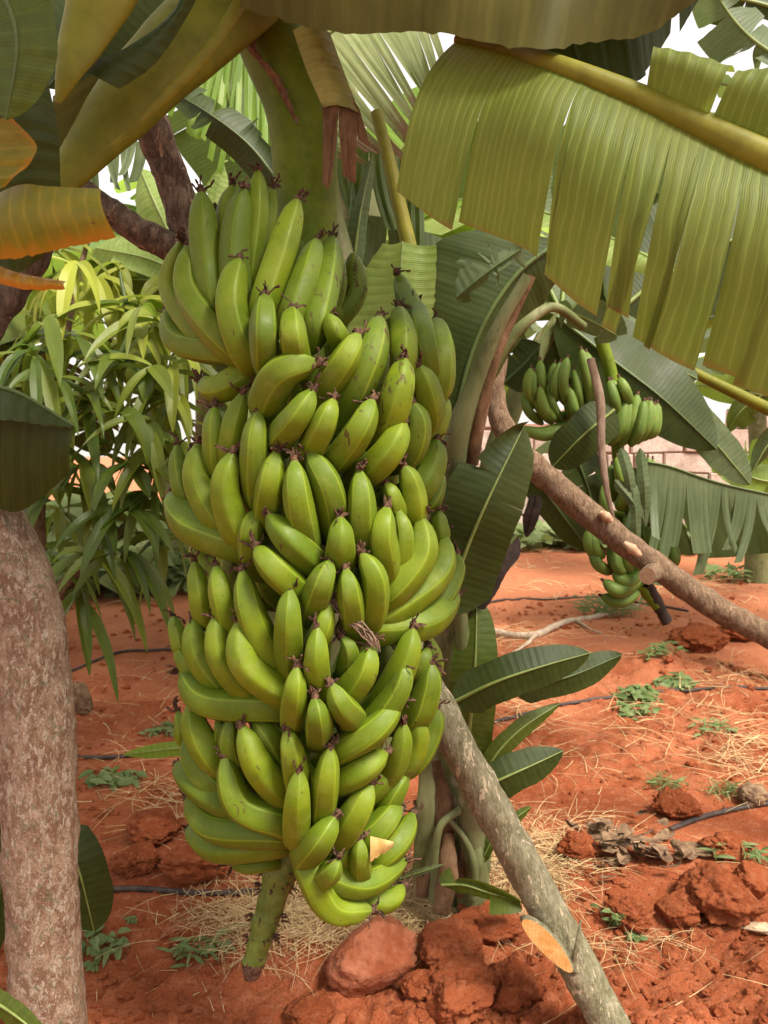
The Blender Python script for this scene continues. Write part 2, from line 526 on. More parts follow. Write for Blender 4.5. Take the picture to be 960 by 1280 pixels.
def ground():
    nx, ny = 620, 760
    u = np.linspace(-1, 1, nx)
    xs = .55 * np.sinh(5.4 * u)
    w = np.linspace(0, 1, ny)
    # dense around y = 2 m, reaching from behind the camera to the horizon
    ys = 2.1 + .62 * np.sinh(-2.9 + w * (2.9 + 5.9))
    X, Y = np.meshgrid(xs, ys)
    Z = height(X, Y)
    fade = np.clip((np.hypot(X, Y) - 14) / 10, 0, 1)
    Z = Z * (1 - fade)
    co = np.stack([X, Y, Z], -1).reshape(-1, 3).astype(np.float32)
    i = np.arange(nx * ny).reshape(ny, nx)
    q = np.stack([i[:-1, :-1], i[:-1, 1:], i[1:, 1:], i[1:, :-1]], -1).reshape(-1, 4)
    me = bpy.data.meshes.new('ground')
    me.vertices.add(len(co)); me.vertices.foreach_set('co', co.ravel())
    me.loops.add(q.size); me.loops.foreach_set('vertex_index', q.ravel().astype(np.int32))
    me.polygons.add(len(q)); me.polygons.foreach_set('loop_start', np.arange(0, q.size, 4, dtype=np.int32))
    me.polygons.foreach_set('use_smooth', np.ones(len(q), dtype=bool))
    me.update(); me.validate()
    me.materials.append(M['soil'])
    o = bpy.data.objects.new('ground', me); COL.objects.link(o)
    o['kind'] = 'structure'
    return o
ground()

# ------------------------------------------------------------------ lumps (clods, rocks, crumbs)
def ico(sub):
    import bmesh
    bm = bmesh.new()
    bmesh.ops.create_icosphere(bm, subdivisions=sub, radius=1)
    bm.verts.ensure_lookup_table()
    v = [Vector(x.co) for x in bm.verts]
    f = [tuple(q.index for q in p.verts) for p in bm.faces]
    bm.free()
    return v, f
ICO4, ICO1, ICO2 = ico(5), ico(1), ico(2)

def lump(mb, c, sx, sy, sz, seed, rough=.25, src=ICO4, cut=0.0):
    vs = []
    off = Vector((seed * 13.7, seed * 5.1, -seed * 9.3))
    for v in src[0]:
        k = 1 + rough * mnoise.noise(v * 1.1 + off) + rough * .8 * mnoise.noise(v * 2.3 + off)
        k += rough * .7 * (abs(mnoise.noise(v * 3.1 + off * 2)) - .25) + rough * .5 * (abs(mnoise.noise(v * 7.3 + off)) - .2) + rough * .25 * mnoise.noise(v * 5.5 + off) + rough * .32 * mnoise.noise(v * 12 + off) + rough * .2 * mnoise.noise(v * 26 + off)
        # facets: clip by a few random planes
        p = v * k
        for j in range(5):
            n = Vector((mnoise.noise(Vector((seed, j * 3.3, .5))), mnoise.noise(Vector((j * 2.1, seed, 7.5))), mnoise.noise(Vector((4.2, j * 1.7, seed))))).normalized() if cut else None
            if n is not None:
                dd = p.dot(n) - (1 - cut)
                if dd > 0: p -= n * dd * .8
        vs.append(Vector((c[0] + p.x * sx, c[1] + p.y * sy, c[2] + p.z * sz)))
    mb.add(vs, src[1])

def px_lump(name, label, cat, cx, cy, wpx, hpx, m, seed, rough, cut, group=None):
    """a lump whose picture outline is centred on cx,cy"""
    g = G(cx, cy + hpx * .42)
    s = g.y / F
    w, h = wpx * s / 2, hpx * s / 2 * 1.0
    mb = MB()
    lump(mb, (g.x, g.y + w * .35, g.z + h * .75), w, w * .85, h, seed, rough, ICO4, cut)
    o = mb.build(name, m)
    tag(o, label, cat, group)
    return o

px_lump('rock', 'smooth pinkish red rock below the fruit tip of the big banana bunch', 'rock', 465, 1204, 124, 100, M['rock'], 6.1, .16, .36)
cl = [
 (562, 1190, 92, 66, 'rounded dark red clod between the smooth rock and the leaning pole', .22, .15),
 (572, 1250, 100, 66, 'rough lumpy red clod at the lower edge in front of the rounded clod', .34, .1),
 (640, 1245, 70, 56, 'small crumbling red clod touching the foot of the leaning pole', .36, .1),
 (612, 1165, 84, 40, 'low red clod behind the leaning pole beside the straw', .3, .1),
 (520, 1240, 44, 34, 'small red clod wedged beside the smooth rock', .3, .1),
 (390, 1275, 70, 26, 'flat red clod at the bottom edge under the smooth rock', .3, .1),
 (850, 1146, 56, 44, 'squarish red clod on the spoil heap left of the big slab', .3, .25),
 (908, 1130, 104, 62, 'large slab-like red clod on the spoil heap', .26, .3),
 (945, 1108, 60, 50, 'angular red clod at the right edge of the spoil heap', .22, .35),
 (790, 1150, 60, 40, 'low red clod at the left end of the spoil heap', .32, .15),
 (240, 1085, 90, 46, 'broad red clod on the ground left of the bunch above the hose', .3, .15),
 (190, 1045, 70, 40, 'red clod behind the hose near the mottled trunk', .3, .15),
 (165, 1080, 60, 32, 'low red clod close to the round dark leaf', .3, .15),
 (880, 800, 70, 30, 'red clod on the far ridge below the right-hand pole', .3, .15),
 (930, 790, 60, 26, 'red clod at the right edge under the right-hand pole', .3, .15),
 (725, 1065, 50, 36, 'small red clod beside the brown leaf litter', .3, .15),
 (850, 1010, 60, 34, 'red clod behind the spoil heap near the hose end', .3, .15),
 (915, 1060, 60, 28, 'low red clod behind the large slab clod', .3, .15),
]
for i, (x, y, w, h, lab, r, c) in enumerate(cl):
    px_lump('soil_clod', lab, 'clod', x, y, w, h, M['clod'], 11.0 + i * 1.7, r, c, 'red soil clods')
px_lump('rock', 'brown angular stone half hidden behind the mottled trunk', 'rock', 98, 878, 34, 46, M['litter'], 8.8, .2, .3)
px_lump('rock', 'small dark grey stone by the hose at the right edge', 'rock', 942, 998, 42, 30, M['litter'], 9.8, .2, .3)

rng = random.Random(21)
mb = MB()
k = 0
while k < 7500:
    y = 1.55 + rng.random() ** 1.7 * 6
    x = (rng.random() - .5) * 1.5 * y
    d = mnoise.noise(Vector((x * 1.3 + 2, y * 1.3, 9)))
    if rng.random() > .35 + 1.1 * float(d): continue
    r = .0022 + .013 * rng.random() ** 5
    if y > 4: r *= 1.6
    z = hz(x, y)
    off = rng.random() * 50
    vs = []
    sx, sy, sz = r * rng.uniform(.8, 1.4), r * rng.uniform(.8, 1.3), r * rng.uniform(.6, 1)
    for v in ICO2[0]:
        kk = 1 + .5 * mnoise.noise(v * 1.4 + Vector((off, 0, 0))) + .4 * mnoise.noise(v * 3.3 + Vector((off, 0, 0)))
        vs.append((x + v.x * sx * kk, y + v.y * sy * kk, z + r * .1 + v.z * sz * kk))
    mb.add(vs, ICO2[1]); k += 1
o = mb.build('soil_crumbs', M['clod'], smooth=False); o['kind'] = 'stuff'

# ------------------------------------------------------------------ straw
def blade(mb, p, ang, L, w, rise, curl, rng, mat=0):
    pts = []
    a = ang
    q = Vector(p)
    for i in range(5):
        pts.append(q.copy())
        q = q + Vector((math.cos(a), math.sin(a), rise * (1 - i * .55))) * (L / 4)
        a += curl * rng.uniform(.3, 1)
    vs, fs = [], []
    side = Vector((-math.sin(ang), math.cos(ang), rng.uniform(-.8, .8))).normalized()
    for i, q in enumerate(pts):
        ww = w * (1 - .6 * i / 4)
        vs += [q - side * ww, q + side * ww]
        if i: fs.append((2 * i - 2, 2 * i - 1, 2 * i + 1, 2 * i))
    mb.add(vs, fs, mat)

mb = MB(); rng = random.Random(5)
patches = [(455, 1150, 130, 40, 1800), (310, 1150, 80, 34, 420), (650, 1100, 70, 42, 700), (545, 1120, 70, 40, 500),
           (690, 1060, 60, 40, 260), (330, 1185, 60, 22, 200), (780, 1190, 90, 16, 130), (240, 1010, 50, 40, 120),
           (930, 945, 40, 45, 200), (925, 850, 40, 14, 60), (650, 960, 60, 30, 60), (860, 880, 70, 40, 60),
           (700, 820, 80, 50, 70), (170, 1000, 60, 60, 50), (640, 800, 60, 14, 90), (800, 930, 120, 50, 90),
           (650, 890, 60, 40, 90), (880, 740, 80, 10, 60), (160, 900, 60, 60, 60)]
for cx, cy, sx, sy, n in patches:
    for _ in range(n):
        px, py = rng.gauss(cx, sx * .6), rng.gauss(cy, sy * .55)
        if py < 705: continue
        g = G(px, min(py, 1330))
        far = g.y / 2.2
        L = rng.uniform(.05, .2) * min(far, 2)
        blade(mb, g + Vector((0, 0, rng.random() ** 2 * .028 + .003)), rng.random() * 2 * PI, L, rng.uniform(.0006, .0015) * min(far, 1.6), rng.uniform(-.05, .28), rng.gauss(0, .16), rng)
for _ in range(420):     # stray stalks everywhere
    y = 1.7 + rng.random() ** 1.5 * 8; x = (rng.random() - .5) * 1.3 * y
    blade(mb, (x, y, hz(x, y) + .006), rng.random() * 2 * PI, rng.uniform(.05, .22), .0011 * max(1, y / 3), rng.uniform(-.02, .15), rng.gauss(0, .15), rng)
for _ in range(2600):    # pale mown stubble in front of the wall
    y = rng.uniform(6.6, 9.8); x = (rng.random() - .5) * 1.6 * y
    if mnoise.noise(Vector((x * .5, y * .8, 31))) < .02: continue
    blade(mb, (x, y, hz(x, y) + .01), rng.random() * 2 * PI, rng.uniform(.12, .4), .004, rng.uniform(.0, .5), rng.uniform(-.5, .5), rng)
o = mb.build('straw', M['straw']); o['kind'] = 'stuff'

# leaf litter heap of curled brown leaves
mb = MB(); rng = random.Random(9)
for _ in range(60):
    px, py = rng.gauss(785, 34), rng.gauss(1072, 20)
    g = G(px, py)
    a = rng.random() * 2 * PI; L = rng.uniform(.06, .15); w = rng.uniform(.010, .026)
    tx = Vector((math.cos(a), math.sin(a), rng.uniform(-.15, .12)))
    sd = Vector((-math.sin(a), math.cos(a), rng.uniform(-.4, .4)))
    vs, fs, curl = [], [], rng.uniform(1, 3.4)
    c = g + Vector((0, 0, rng.random() * .06 + .005)); up_ = rng.uniform(-.25, .5)
    for i in range(9):
        s = i / 8
        q = c + tx * (math.sin(s * curl) / curl * L) + Vector((0, 0, up_)) * ((1 - math.cos(s * curl)) / curl * L)
        ww = w * math.sin(PI * min(.97, s * .9 + .08)) ** .7
        for j in (-1, -.3, .3, 1):
            vs.append(q + sd * (ww * j) + Vector((0, 0, .25 * ww * (abs(j) - .5))))
        if i:
            for j in range(3):
                fs.append(((i - 1) * 4 + j, (i - 1) * 4 + j + 1, i * 4 + j + 1, i * 4 + j))
    mb.add(vs, fs)
o = mb.build('leaf_litter', M['litter']); o['kind'] = 'stuff'

# ------------------------------------------------------------------ hoses, fallen branch, chip
def hose(pts, r, label):
    w = [G(*p) for p in pts]
    s = [Vector(p) for p in spline(w, 60)]
    s = [Vector((p.x, p.y, hz(p.x, p.y) * .5 + p.z * .5 + r * .9)) for p in s]
    mb = MB(); tube(mb, s, [r] * len(s), 10)
    tag(mb.build('irrigation_hose', M['hose']), label, 'hose', 'black drip irrigation hoses')
hose([(-60, 1124), (140, 1122), (250, 1124), (380, 1121), (520, 1108), (640, 1085)], .0085, 'dark hose crossing low behind the hanging tip of the bunch')
hose([(560, 922), (640, 900), (700, 885), (780, 876), (860, 868), (980, 862), (1150, 850)], .009, 'black hose running right past the sucker leaves')
hose([(-40, 955), (100, 950), (235, 948), (330, 952)], .008, 'thin dark hose between the mottled trunk and the bunch at mid height')
hose([(60, 850), (95, 838), (150, 818), (210, 814), (300, 816)], .009, 'far curved hose left of the bunch')
hose([(560, 762), (620, 756), (700, 751), (770, 755), (860, 770)], .010, 'far thin hose under the second bunch')
hose([(830, 1046), (880, 1028), (930, 1014), (1020, 1000)], .009, 'short dark hose emerging behind the spoil heap')

br = thing('fallen_branch', 'bleached fallen branch lying on the red soil beyond the sucker leaves', 'branch', G(660, 800))
def gtube(parent, name, pts, r0, r1, m, lift=.02, seed=0):
    w = [G(*p) for p in pts]
    s = [Vector(p) for p in spline(w, 26)]
    s = [p + Vector((0, 0, lift)) for p in s]
    mb = MB(); tube(mb, s, [r0 + (r1 - r0) * i / 26 for i in range(27)], 9, jag=.006, jfreq=14, seed=seed)
    return mb.build(name, m, parent)
gtube(br, 'limb', [(600, 790), (630, 798), (668, 798), (705, 782), (745, 775), (798, 763)], .03, .014, M['twig'])
gtube(br, 'twig', [(668, 798), (660, 808), (640, 822)], .016, .006, M['twig'])
gtube(br, 'twig', [(720, 780), (740, 792), (752, 796)], .012, .005, M['twig'])

mb = MB(); g = G(948, 1172)
lump(mb, (g.x, g.y, g.z + .012), .05, .018, .012, 4.4, .2, ICO4, .3)
tag(mb.build('wood_chip', M['chip']), 'pale wood chip on red soil at the right edge', 'wood chip')

# ------------------------------------------------------------------ wall behind
wl = thing('stone_wall', 'rough pinkish stone block wall across the back of the plot', 'wall', (0, 10.4, 0))
mb = MB(); rng = random.Random(3)
def block(mb, x0, x1, y0, y1, z0, z1, rng, mat=0):
    b = .02
    j = lambda: rng.uniform(-.018, .018)
    c = [(x0 + j(), z0 + j()), (x1 + j(), z0 + j()), (x1 + j(), z1 + j()), (x0 + j(), z1 + j())]
    cx, cz = (x0 + x1) / 2, (z0 + z1) / 2
    fy = y0 + rng.uniform(-.03, .03); rot = rng.uniform(-.06, .06)
    c = [(cx + (p[0] - cx) - rot * (p[1] - cz), p[1] + rot * (p[0] - cx)) for p in c]
    vs = [(cx + (p[0] - cx) * .94, fy, cz + (p[1] - cz) * .92) for p in c] + [(p[0], fy + b, p[1]) for p in c] + [(p[0], y1, p[1]) for p in c]
    fs = [(0, 1, 2, 3)]
    for i in range(4):
        k2 = (i + 1) % 4
        fs += [(i + 4, k2 + 4, k2, i), (i + 8, k2 + 8, k2 + 4, i + 4)]
    mb.add(vs, fs, mat, None, rng.random())
z = -.1
row = 0
while z < 1.75:
    hh = rng.uniform(.24, .34); x = -1.6 + rng.uniform(0, .3)
    while x < 14:
        w = rng.uniform(.35, .75)
        if not (z > 1.4 and rng.random() < .3):
            block(mb, x + .012, x + w - .012, 10.3, 10.7, z + .012, z + hh - .012, rng)
        x += w
    z += hh; row += 1
mb.build('stone_courses', M['stone'], wl, smooth=False)
mb = MB()
vs = [(-1.4, 10.36, -.2), (14, 10.36, -.2), (14, 10.36, 1.62), (-1.4, 10.36, 1.62), (-1.4, 10.66, -.2), (14, 10.66, -.2), (14, 10.66, 1.62), (-1.4, 10.66, 1.62)]
mb.add(vs, [(0, 1, 2, 3), (5, 4, 7, 6), (3, 2, 6, 7), (0, 3, 7, 4), (1, 5, 6, 2)])
mb.build('mortar_core', M['mortar'], wl, smooth=False)

# ------------------------------------------------------------------ leaf blades
def wprof(s, sharp=2.4, b=.14):
    a = min(1, s / b) ** .55 if s > 0 else 0
    t = max(0, (s - .38) / .62)
    return a * max(0, 1 - t ** sharp) ** .75

def patch(mb, Ms, Es, nt=10, sag=Vector((0, 0, 0)), tears=(), seed=0, gap=.5, t0=.12, ripple=.0015, curl=.03, endj=.10,
          mat=0, edgej=.0, var=.5, flip=False):
    """blade between a midrib line and an edge line, split into strips at the tears (indices into the line)"""
    rng = random.Random(seed)
    n = len(Ms) - 1
    arc = [0]
    for i in range(n): arc.append(arc[-1] + (Ms[i + 1] - Ms[i]).length)
    cuts = [0] + sorted(set(int(c) for c in tears if 0 < c < n)) + [n]
    for a, b in zip(cuts[:-1], cuts[1:]):
        if b - a < 1: continue
        off = Vector((rng.uniform(-1, 1), rng.uniform(-1, 1), rng.uniform(-.4, .4))) * curl if len(cuts) > 2 else Vector()
        le = 1 + (rng.uniform(-endj, endj * .3) if len(cuts) > 2 else 0)
        st = t0 + rng.random() * .35
        gp = gap * rng.uniform(.3, 1.2)
        vs, uvs, fs = [], [], []
        w = b - a + 1
        for j in range(nt + 1):
            t = j / nt
            for i in range(a, b + 1):
                sh = 0.0
                if len(cuts) > 2:
                    o = max(0, t - st) / (1 - st + 1e-6)
                    c = (a + b) / 2
                    rel = (i - c) / max(1e-6, (b - a) / 2)
                    lim = gp if ((i < c and a > 0) or (i > c and b < n)) else 0
                    sh = -rel * abs(rel) * lim * o ** 1.1 * (1 + .7 * mnoise.noise(Vector((t * 4, a, seed))))
                fi = min(n, max(0, i + sh))
                k = min(n - 1, int(fi)); fr = fi - k
                m = Ms[k].lerp(Ms[k + 1], fr) if t > 0 else Ms[i]
                e = Es[k].lerp(Es[k + 1], fr)
                tt = t * le
                p = m.lerp(e, tt) + sag * math.sin(PI * min(1, t)) + off * t * t
                d = e - m
                nn = d.cross(Ms[min(n, k + 1)] - Ms[k])
                if nn.length > 1e-9:
                    nn.normalize()
                    p = p + nn * (ripple * math.sin(arc[i] * 260) * min(1, 3 * t) + .006 * mnoise.noise(p * 9 + Vector((seed, 0, 0))) * t)
                if edgej and t > .9:
                    p = p + d * (edgej * mnoise.noise(Vector((i * .9, seed, 0))))
                vs.append(p); uvs.append((arc[i], t))
        for j in range(nt):
            for i in range(w - 1):
                q = (j * w + i, j * w + i + 1, (j + 1) * w + i + 1, (j + 1) * w + i)
                fs.append(q)
        mb.add(vs, fs, mat, uvs, var)

def leaf(parent, mid, hw, m, ribm='rib_green', tl=.35, tr=.35, rib=3.0, n=30, tears=0, seed=0, label=None, bow=0.0, gap=.5,
         hwr=None, name='leaf', sharp=2.4, base=.14, curl=.03, ripple=.0012, endj=.1):
    """blade traced along its midrib (pixel, pixel, depth); hw half-width in pixels; tl/tr how far the edges recede"""
    rng = random.Random(seed + 100)
    line = spline(mid, n)
    L, R, Ms = [], [], []
    for i in range(n + 1):
        a = line[max(0, i - 1)]; b = line[min(n, i + 1)]
        dx, dy = b[0] - a[0], b[1] - a[1]
        l = math.hypot(dx, dy) + 1e-6
        nx, ny = dy / l, -dx / l
        s = i / n
        pr = wprof(s, sharp, base)
        x, y, d = line[i]
        w1 = hw * pr * (1 + .10 * mnoise.noise(Vector((s * 5, seed, 0)))) + .4
        w2 = (hwr if hwr is not None else hw) * pr * (1 + .10 * mnoise.noise(Vector((s * 5, seed + 9, 0)))) + .4
        Ms.append(P(x, y, d))
        L.append(P(x - nx * w1, y - ny * w1, d + tl * w1 * mpp(d)))
        R.append(P(x + nx * w2, y + ny * w2, d + tr * w2 * mpp(d)))
    mb = MB()
    tc = [rng.randrange(3, n - 2) for _ in range(tears)]
    tc2 = [rng.randrange(3, n - 2) for _ in range(tears)]
    kw = dict(nt=8, gap=gap, curl=curl, ripple=ripple, endj=endj)
    sg = Vector((0, 0, bow))
    patch(mb, Ms, L, tears=tc, seed=seed, sag=sg, **kw)
    patch(mb, Ms, R, tears=tc2, seed=seed + 1, sag=sg, **kw)
    o = mb.build(name, M[m], parent)
    if label: o['label'] = label
    if rib:
        mb = MB()
        rr = [rib * mpp(line[i][2]) * (1 - .8 * i / n) for i in range(n + 1)]
        tube(mb, [p + Vector((0, -.0012, 0)) for p in Ms], rr, 8)
        mb.build('midrib', M[ribm], o)
    return o

def edge_leaf(parent, mids, edges, m, ribm, ribr, n=40, nt=14, tears=(), seed=0, label=None, sag=(0, 0, 0), gap=.5, curl=.03,
              name='leaf', endj=.08, ripple=.0015, t0=.12, ribflat=1.0, edgej=0.0):
    """blade(s) traced by both midrib and outer edge; edges is a list of edge lines (one or two sides)"""
    Ms = pxline(mids, n)
    mb = MB()
    for k, e in enumerate(edges):
        mm, ee = (Ms, e) if not isinstance(e, dict) else (pxline(e['m'], n), e['e'])
        Es = pxline(ee, n)
        patch(mb, mm, Es, nt=nt, tears=tears[k] if k < len(tears) else (), seed=seed + k, sag=Vector(sag), gap=gap, curl=curl, endj=endj, ripple=ripple, t0=t0, edgej=edgej)
    o = mb.build(name, M[m], parent)
    if label: o['label'] = label
    if ribr:
        mb = MB()
        ds = spline(mids, n)
        rr = [interp(i / n, [0, 1], [ribr[0], ribr[1]]) * mpp(ds[i][2]) for i in range(n + 1)]
        tube(mb, [p + Vector((0, -.002, 0)) for p in Ms], rr, 12, flat=ribflat)
        mb.build('midrib', M[ribm], o)
    return o

def ptube(parent, name, pts, r, m, n=24, seg=14, flat=1.0, jag=0, jfreq=20, seed=0, shape=None, flatdir=None, label=None, capmat=None, mats=None):
    """tube traced in pixels: pts (px,py,depth), r list of pixel radii (interpolated)"""
    line = spline(pts, n)
    rr = [interp(i / n, np.linspace(0, 1, len(r)), r) * mpp(line[i][2]) for i in range(n + 1)]
    mb = MB()
    tube(mb, [P(*p) for p in line], rr, seg, jag=jag, jfreq=jfreq, seed=seed, flat=flat, shape=shape, flatdir=flatdir, capmat=capmat)
    o = mb.build(name, mats if mats else M[m], parent)
    if label: o['label'] = label
    return o

# ------------------------------------------------------------------ the big bunch
D0 = 1.46
YS = [180, 300, 360, 420, 500, 600, 700, 800, 900, 1000, 1080, 1160]
XC = [320, 316, 335, 385, 392, 385, 394, 393, 386, 374, 380, 430]
RP = [112, 118, 140, 185, 182, 180, 187, 188, 174, 152, 140, 90]
def surf(px, py, f, dr=0.0):
    c = interp(py, YS, XC); r = interp(py, YS, RP) + 4
    u = max(-.99, min(.99, (px - c) / r))
    Rm = r * 1.4 / F
    return D0 - Rm * math.sqrt(1 - u * u) * f - dr

PROF_T = [0, .012, .03, .07, .13, .22, .34, .48, .62, .76, .88, .95, 1.0]
PROF_R = [.22, .29, .40, .62, .79, .91, .98, 1.0, .99, .94, .80, .60, .42]

def finger(parent, tip, midp, base, w, rng, dr=0.0, m='banana', scale_far=None, blem=.0, rem=1.0):
    """one banana: traced tip, belly and last visible point; the hidden end runs on to the stalk"""
    tx, ty = tip; mx, my = midp; bx, by = base
    if scale_far is None:
        dt = surf(tx, ty, 1.0, dr); dm = surf(mx, my, 1.03, dr); db = surf(bx, by, .84, dr)
        ax = interp(by, YS, XC)
        hx, hy = bx + (ax - bx) * .3 + (bx - mx) * .25, by + (by - my) * .42
        dh = db + .075
        pts = [(tx, ty, dt), (mx, my, dm), (bx, by, db), (hx, hy, dh)]
    else:
        d = scale_far
        pts = [(tx, ty, d - dr), (mx, my, d - .01 - dr), (bx, by, d + .03 - dr)]
    n = 26
    line = spline([P(*p) for p in pts], n)
    dcen = pts[1][2]
    R = w / 2 * mpp(dcen) * .98
    ph = rng.uniform(0, 2 * PI)
    amp = rng.uniform(.05, .095)
    tw = rng.uniform(-.5, .5)
    def shape(a, s):
        q = (a + ph + tw * s) % (2 * PI / 5)
        poly = .91 / math.cos(q - PI / 5)
        return .45 + .55 * poly + (amp - .07) * math.cos(5 * q) * .5 + .025 * math.cos(2 * (a + ph))
    rr = [R * interp(i / n, PROF_T, PROF_R) for i in range(n + 1)]
    mb = MB()
    seg = 30 if scale_far is None else 12
    # texture angle follows the ridges
    k0 = len(mb.v)
    tube(mb, line, rr, seg, mat=0, shape=shape, var=blem)
    for i in range(n + 1):
        for k in range(seg):
            mb.uv[k0 + i * seg + k] = ((k / seg + (ph + tw * i / n) / (2 * PI)), i / n)
    # dried flower remnant at the tip
    t = (Vector(line[0]) - Vector(line[2])).normalized()
    q = Vector(line[0])
    if scale_far is None:
        tube(mb, [q - t * .005, q + t * .002, q + t * .007, q + t * .012], [R * .24, R * .30, R * .24, R * .1], 9, mat=1, jag=.0035, jfreq=260, seed=rng.random() * 9)
        ns = rng.choice([3, 4, 5, 6, 7, 8]) if rem else 0
        for _ in range(ns):
            L = rng.uniform(.012, .032) * rem
            v = (t * rng.uniform(.3, 1) + Vector((rng.uniform(-.9, .9), rng.uniform(-.9, .5), rng.uniform(-.4, .8)))).normalized()
            pp, cc = [], q.copy() + Vector((rng.uniform(-1, 1), rng.uniform(-1, 1), rng.uniform(-1, 1))) * R * .12
            for i in range(6):
                pp.append(cc.copy())
                v = (v + Vector((rng.uniform(-1, 1), rng.uniform(-1, 1), rng.uniform(-1, 1))) * .55).normalized()
                cc = cc + v * (L / 5)
            r0 = rng.uniform(.0010, .0024)
            tube(mb, pp, [r0 * 1.3, r0, r0 * .7, r0 * .6, r0 * 1.1, r0 * .9], 6, mat=1, jag=.0008, jfreq=500)
            if rng.random() < .6:      # shrivelled petal
                sd = Vector((rng.uniform(-1, 1), rng.uniform(-1, 1), rng.uniform(-1, 1))).normalized()
                vs = []
                for i, c_ in enumerate(pp):
                    ww = .0042 * math.sin(PI * (i + .6) / 6.2)
                    vs += [c_ - sd * ww, c_ + t * ww * .6, c_ + sd * ww]
                    sd = (sd + Vector((rng.uniform(-1, 1), rng.uniform(-1, 1), rng.uniform(-1, 1))) * .5).normalized()
                mb.add(vs, [(3 * i + j, 3 * i + j + 1, 3 * i + j + 4, 3 * i + j + 3) for i in range(5) for j in range(2)], 1)
    else:
        tube(mb, [q - t * .003, q + t * .012], [R * .3, R * .22], 6, mat=1)
    return mb.build('banana', [M[m], M['flower']], parent)

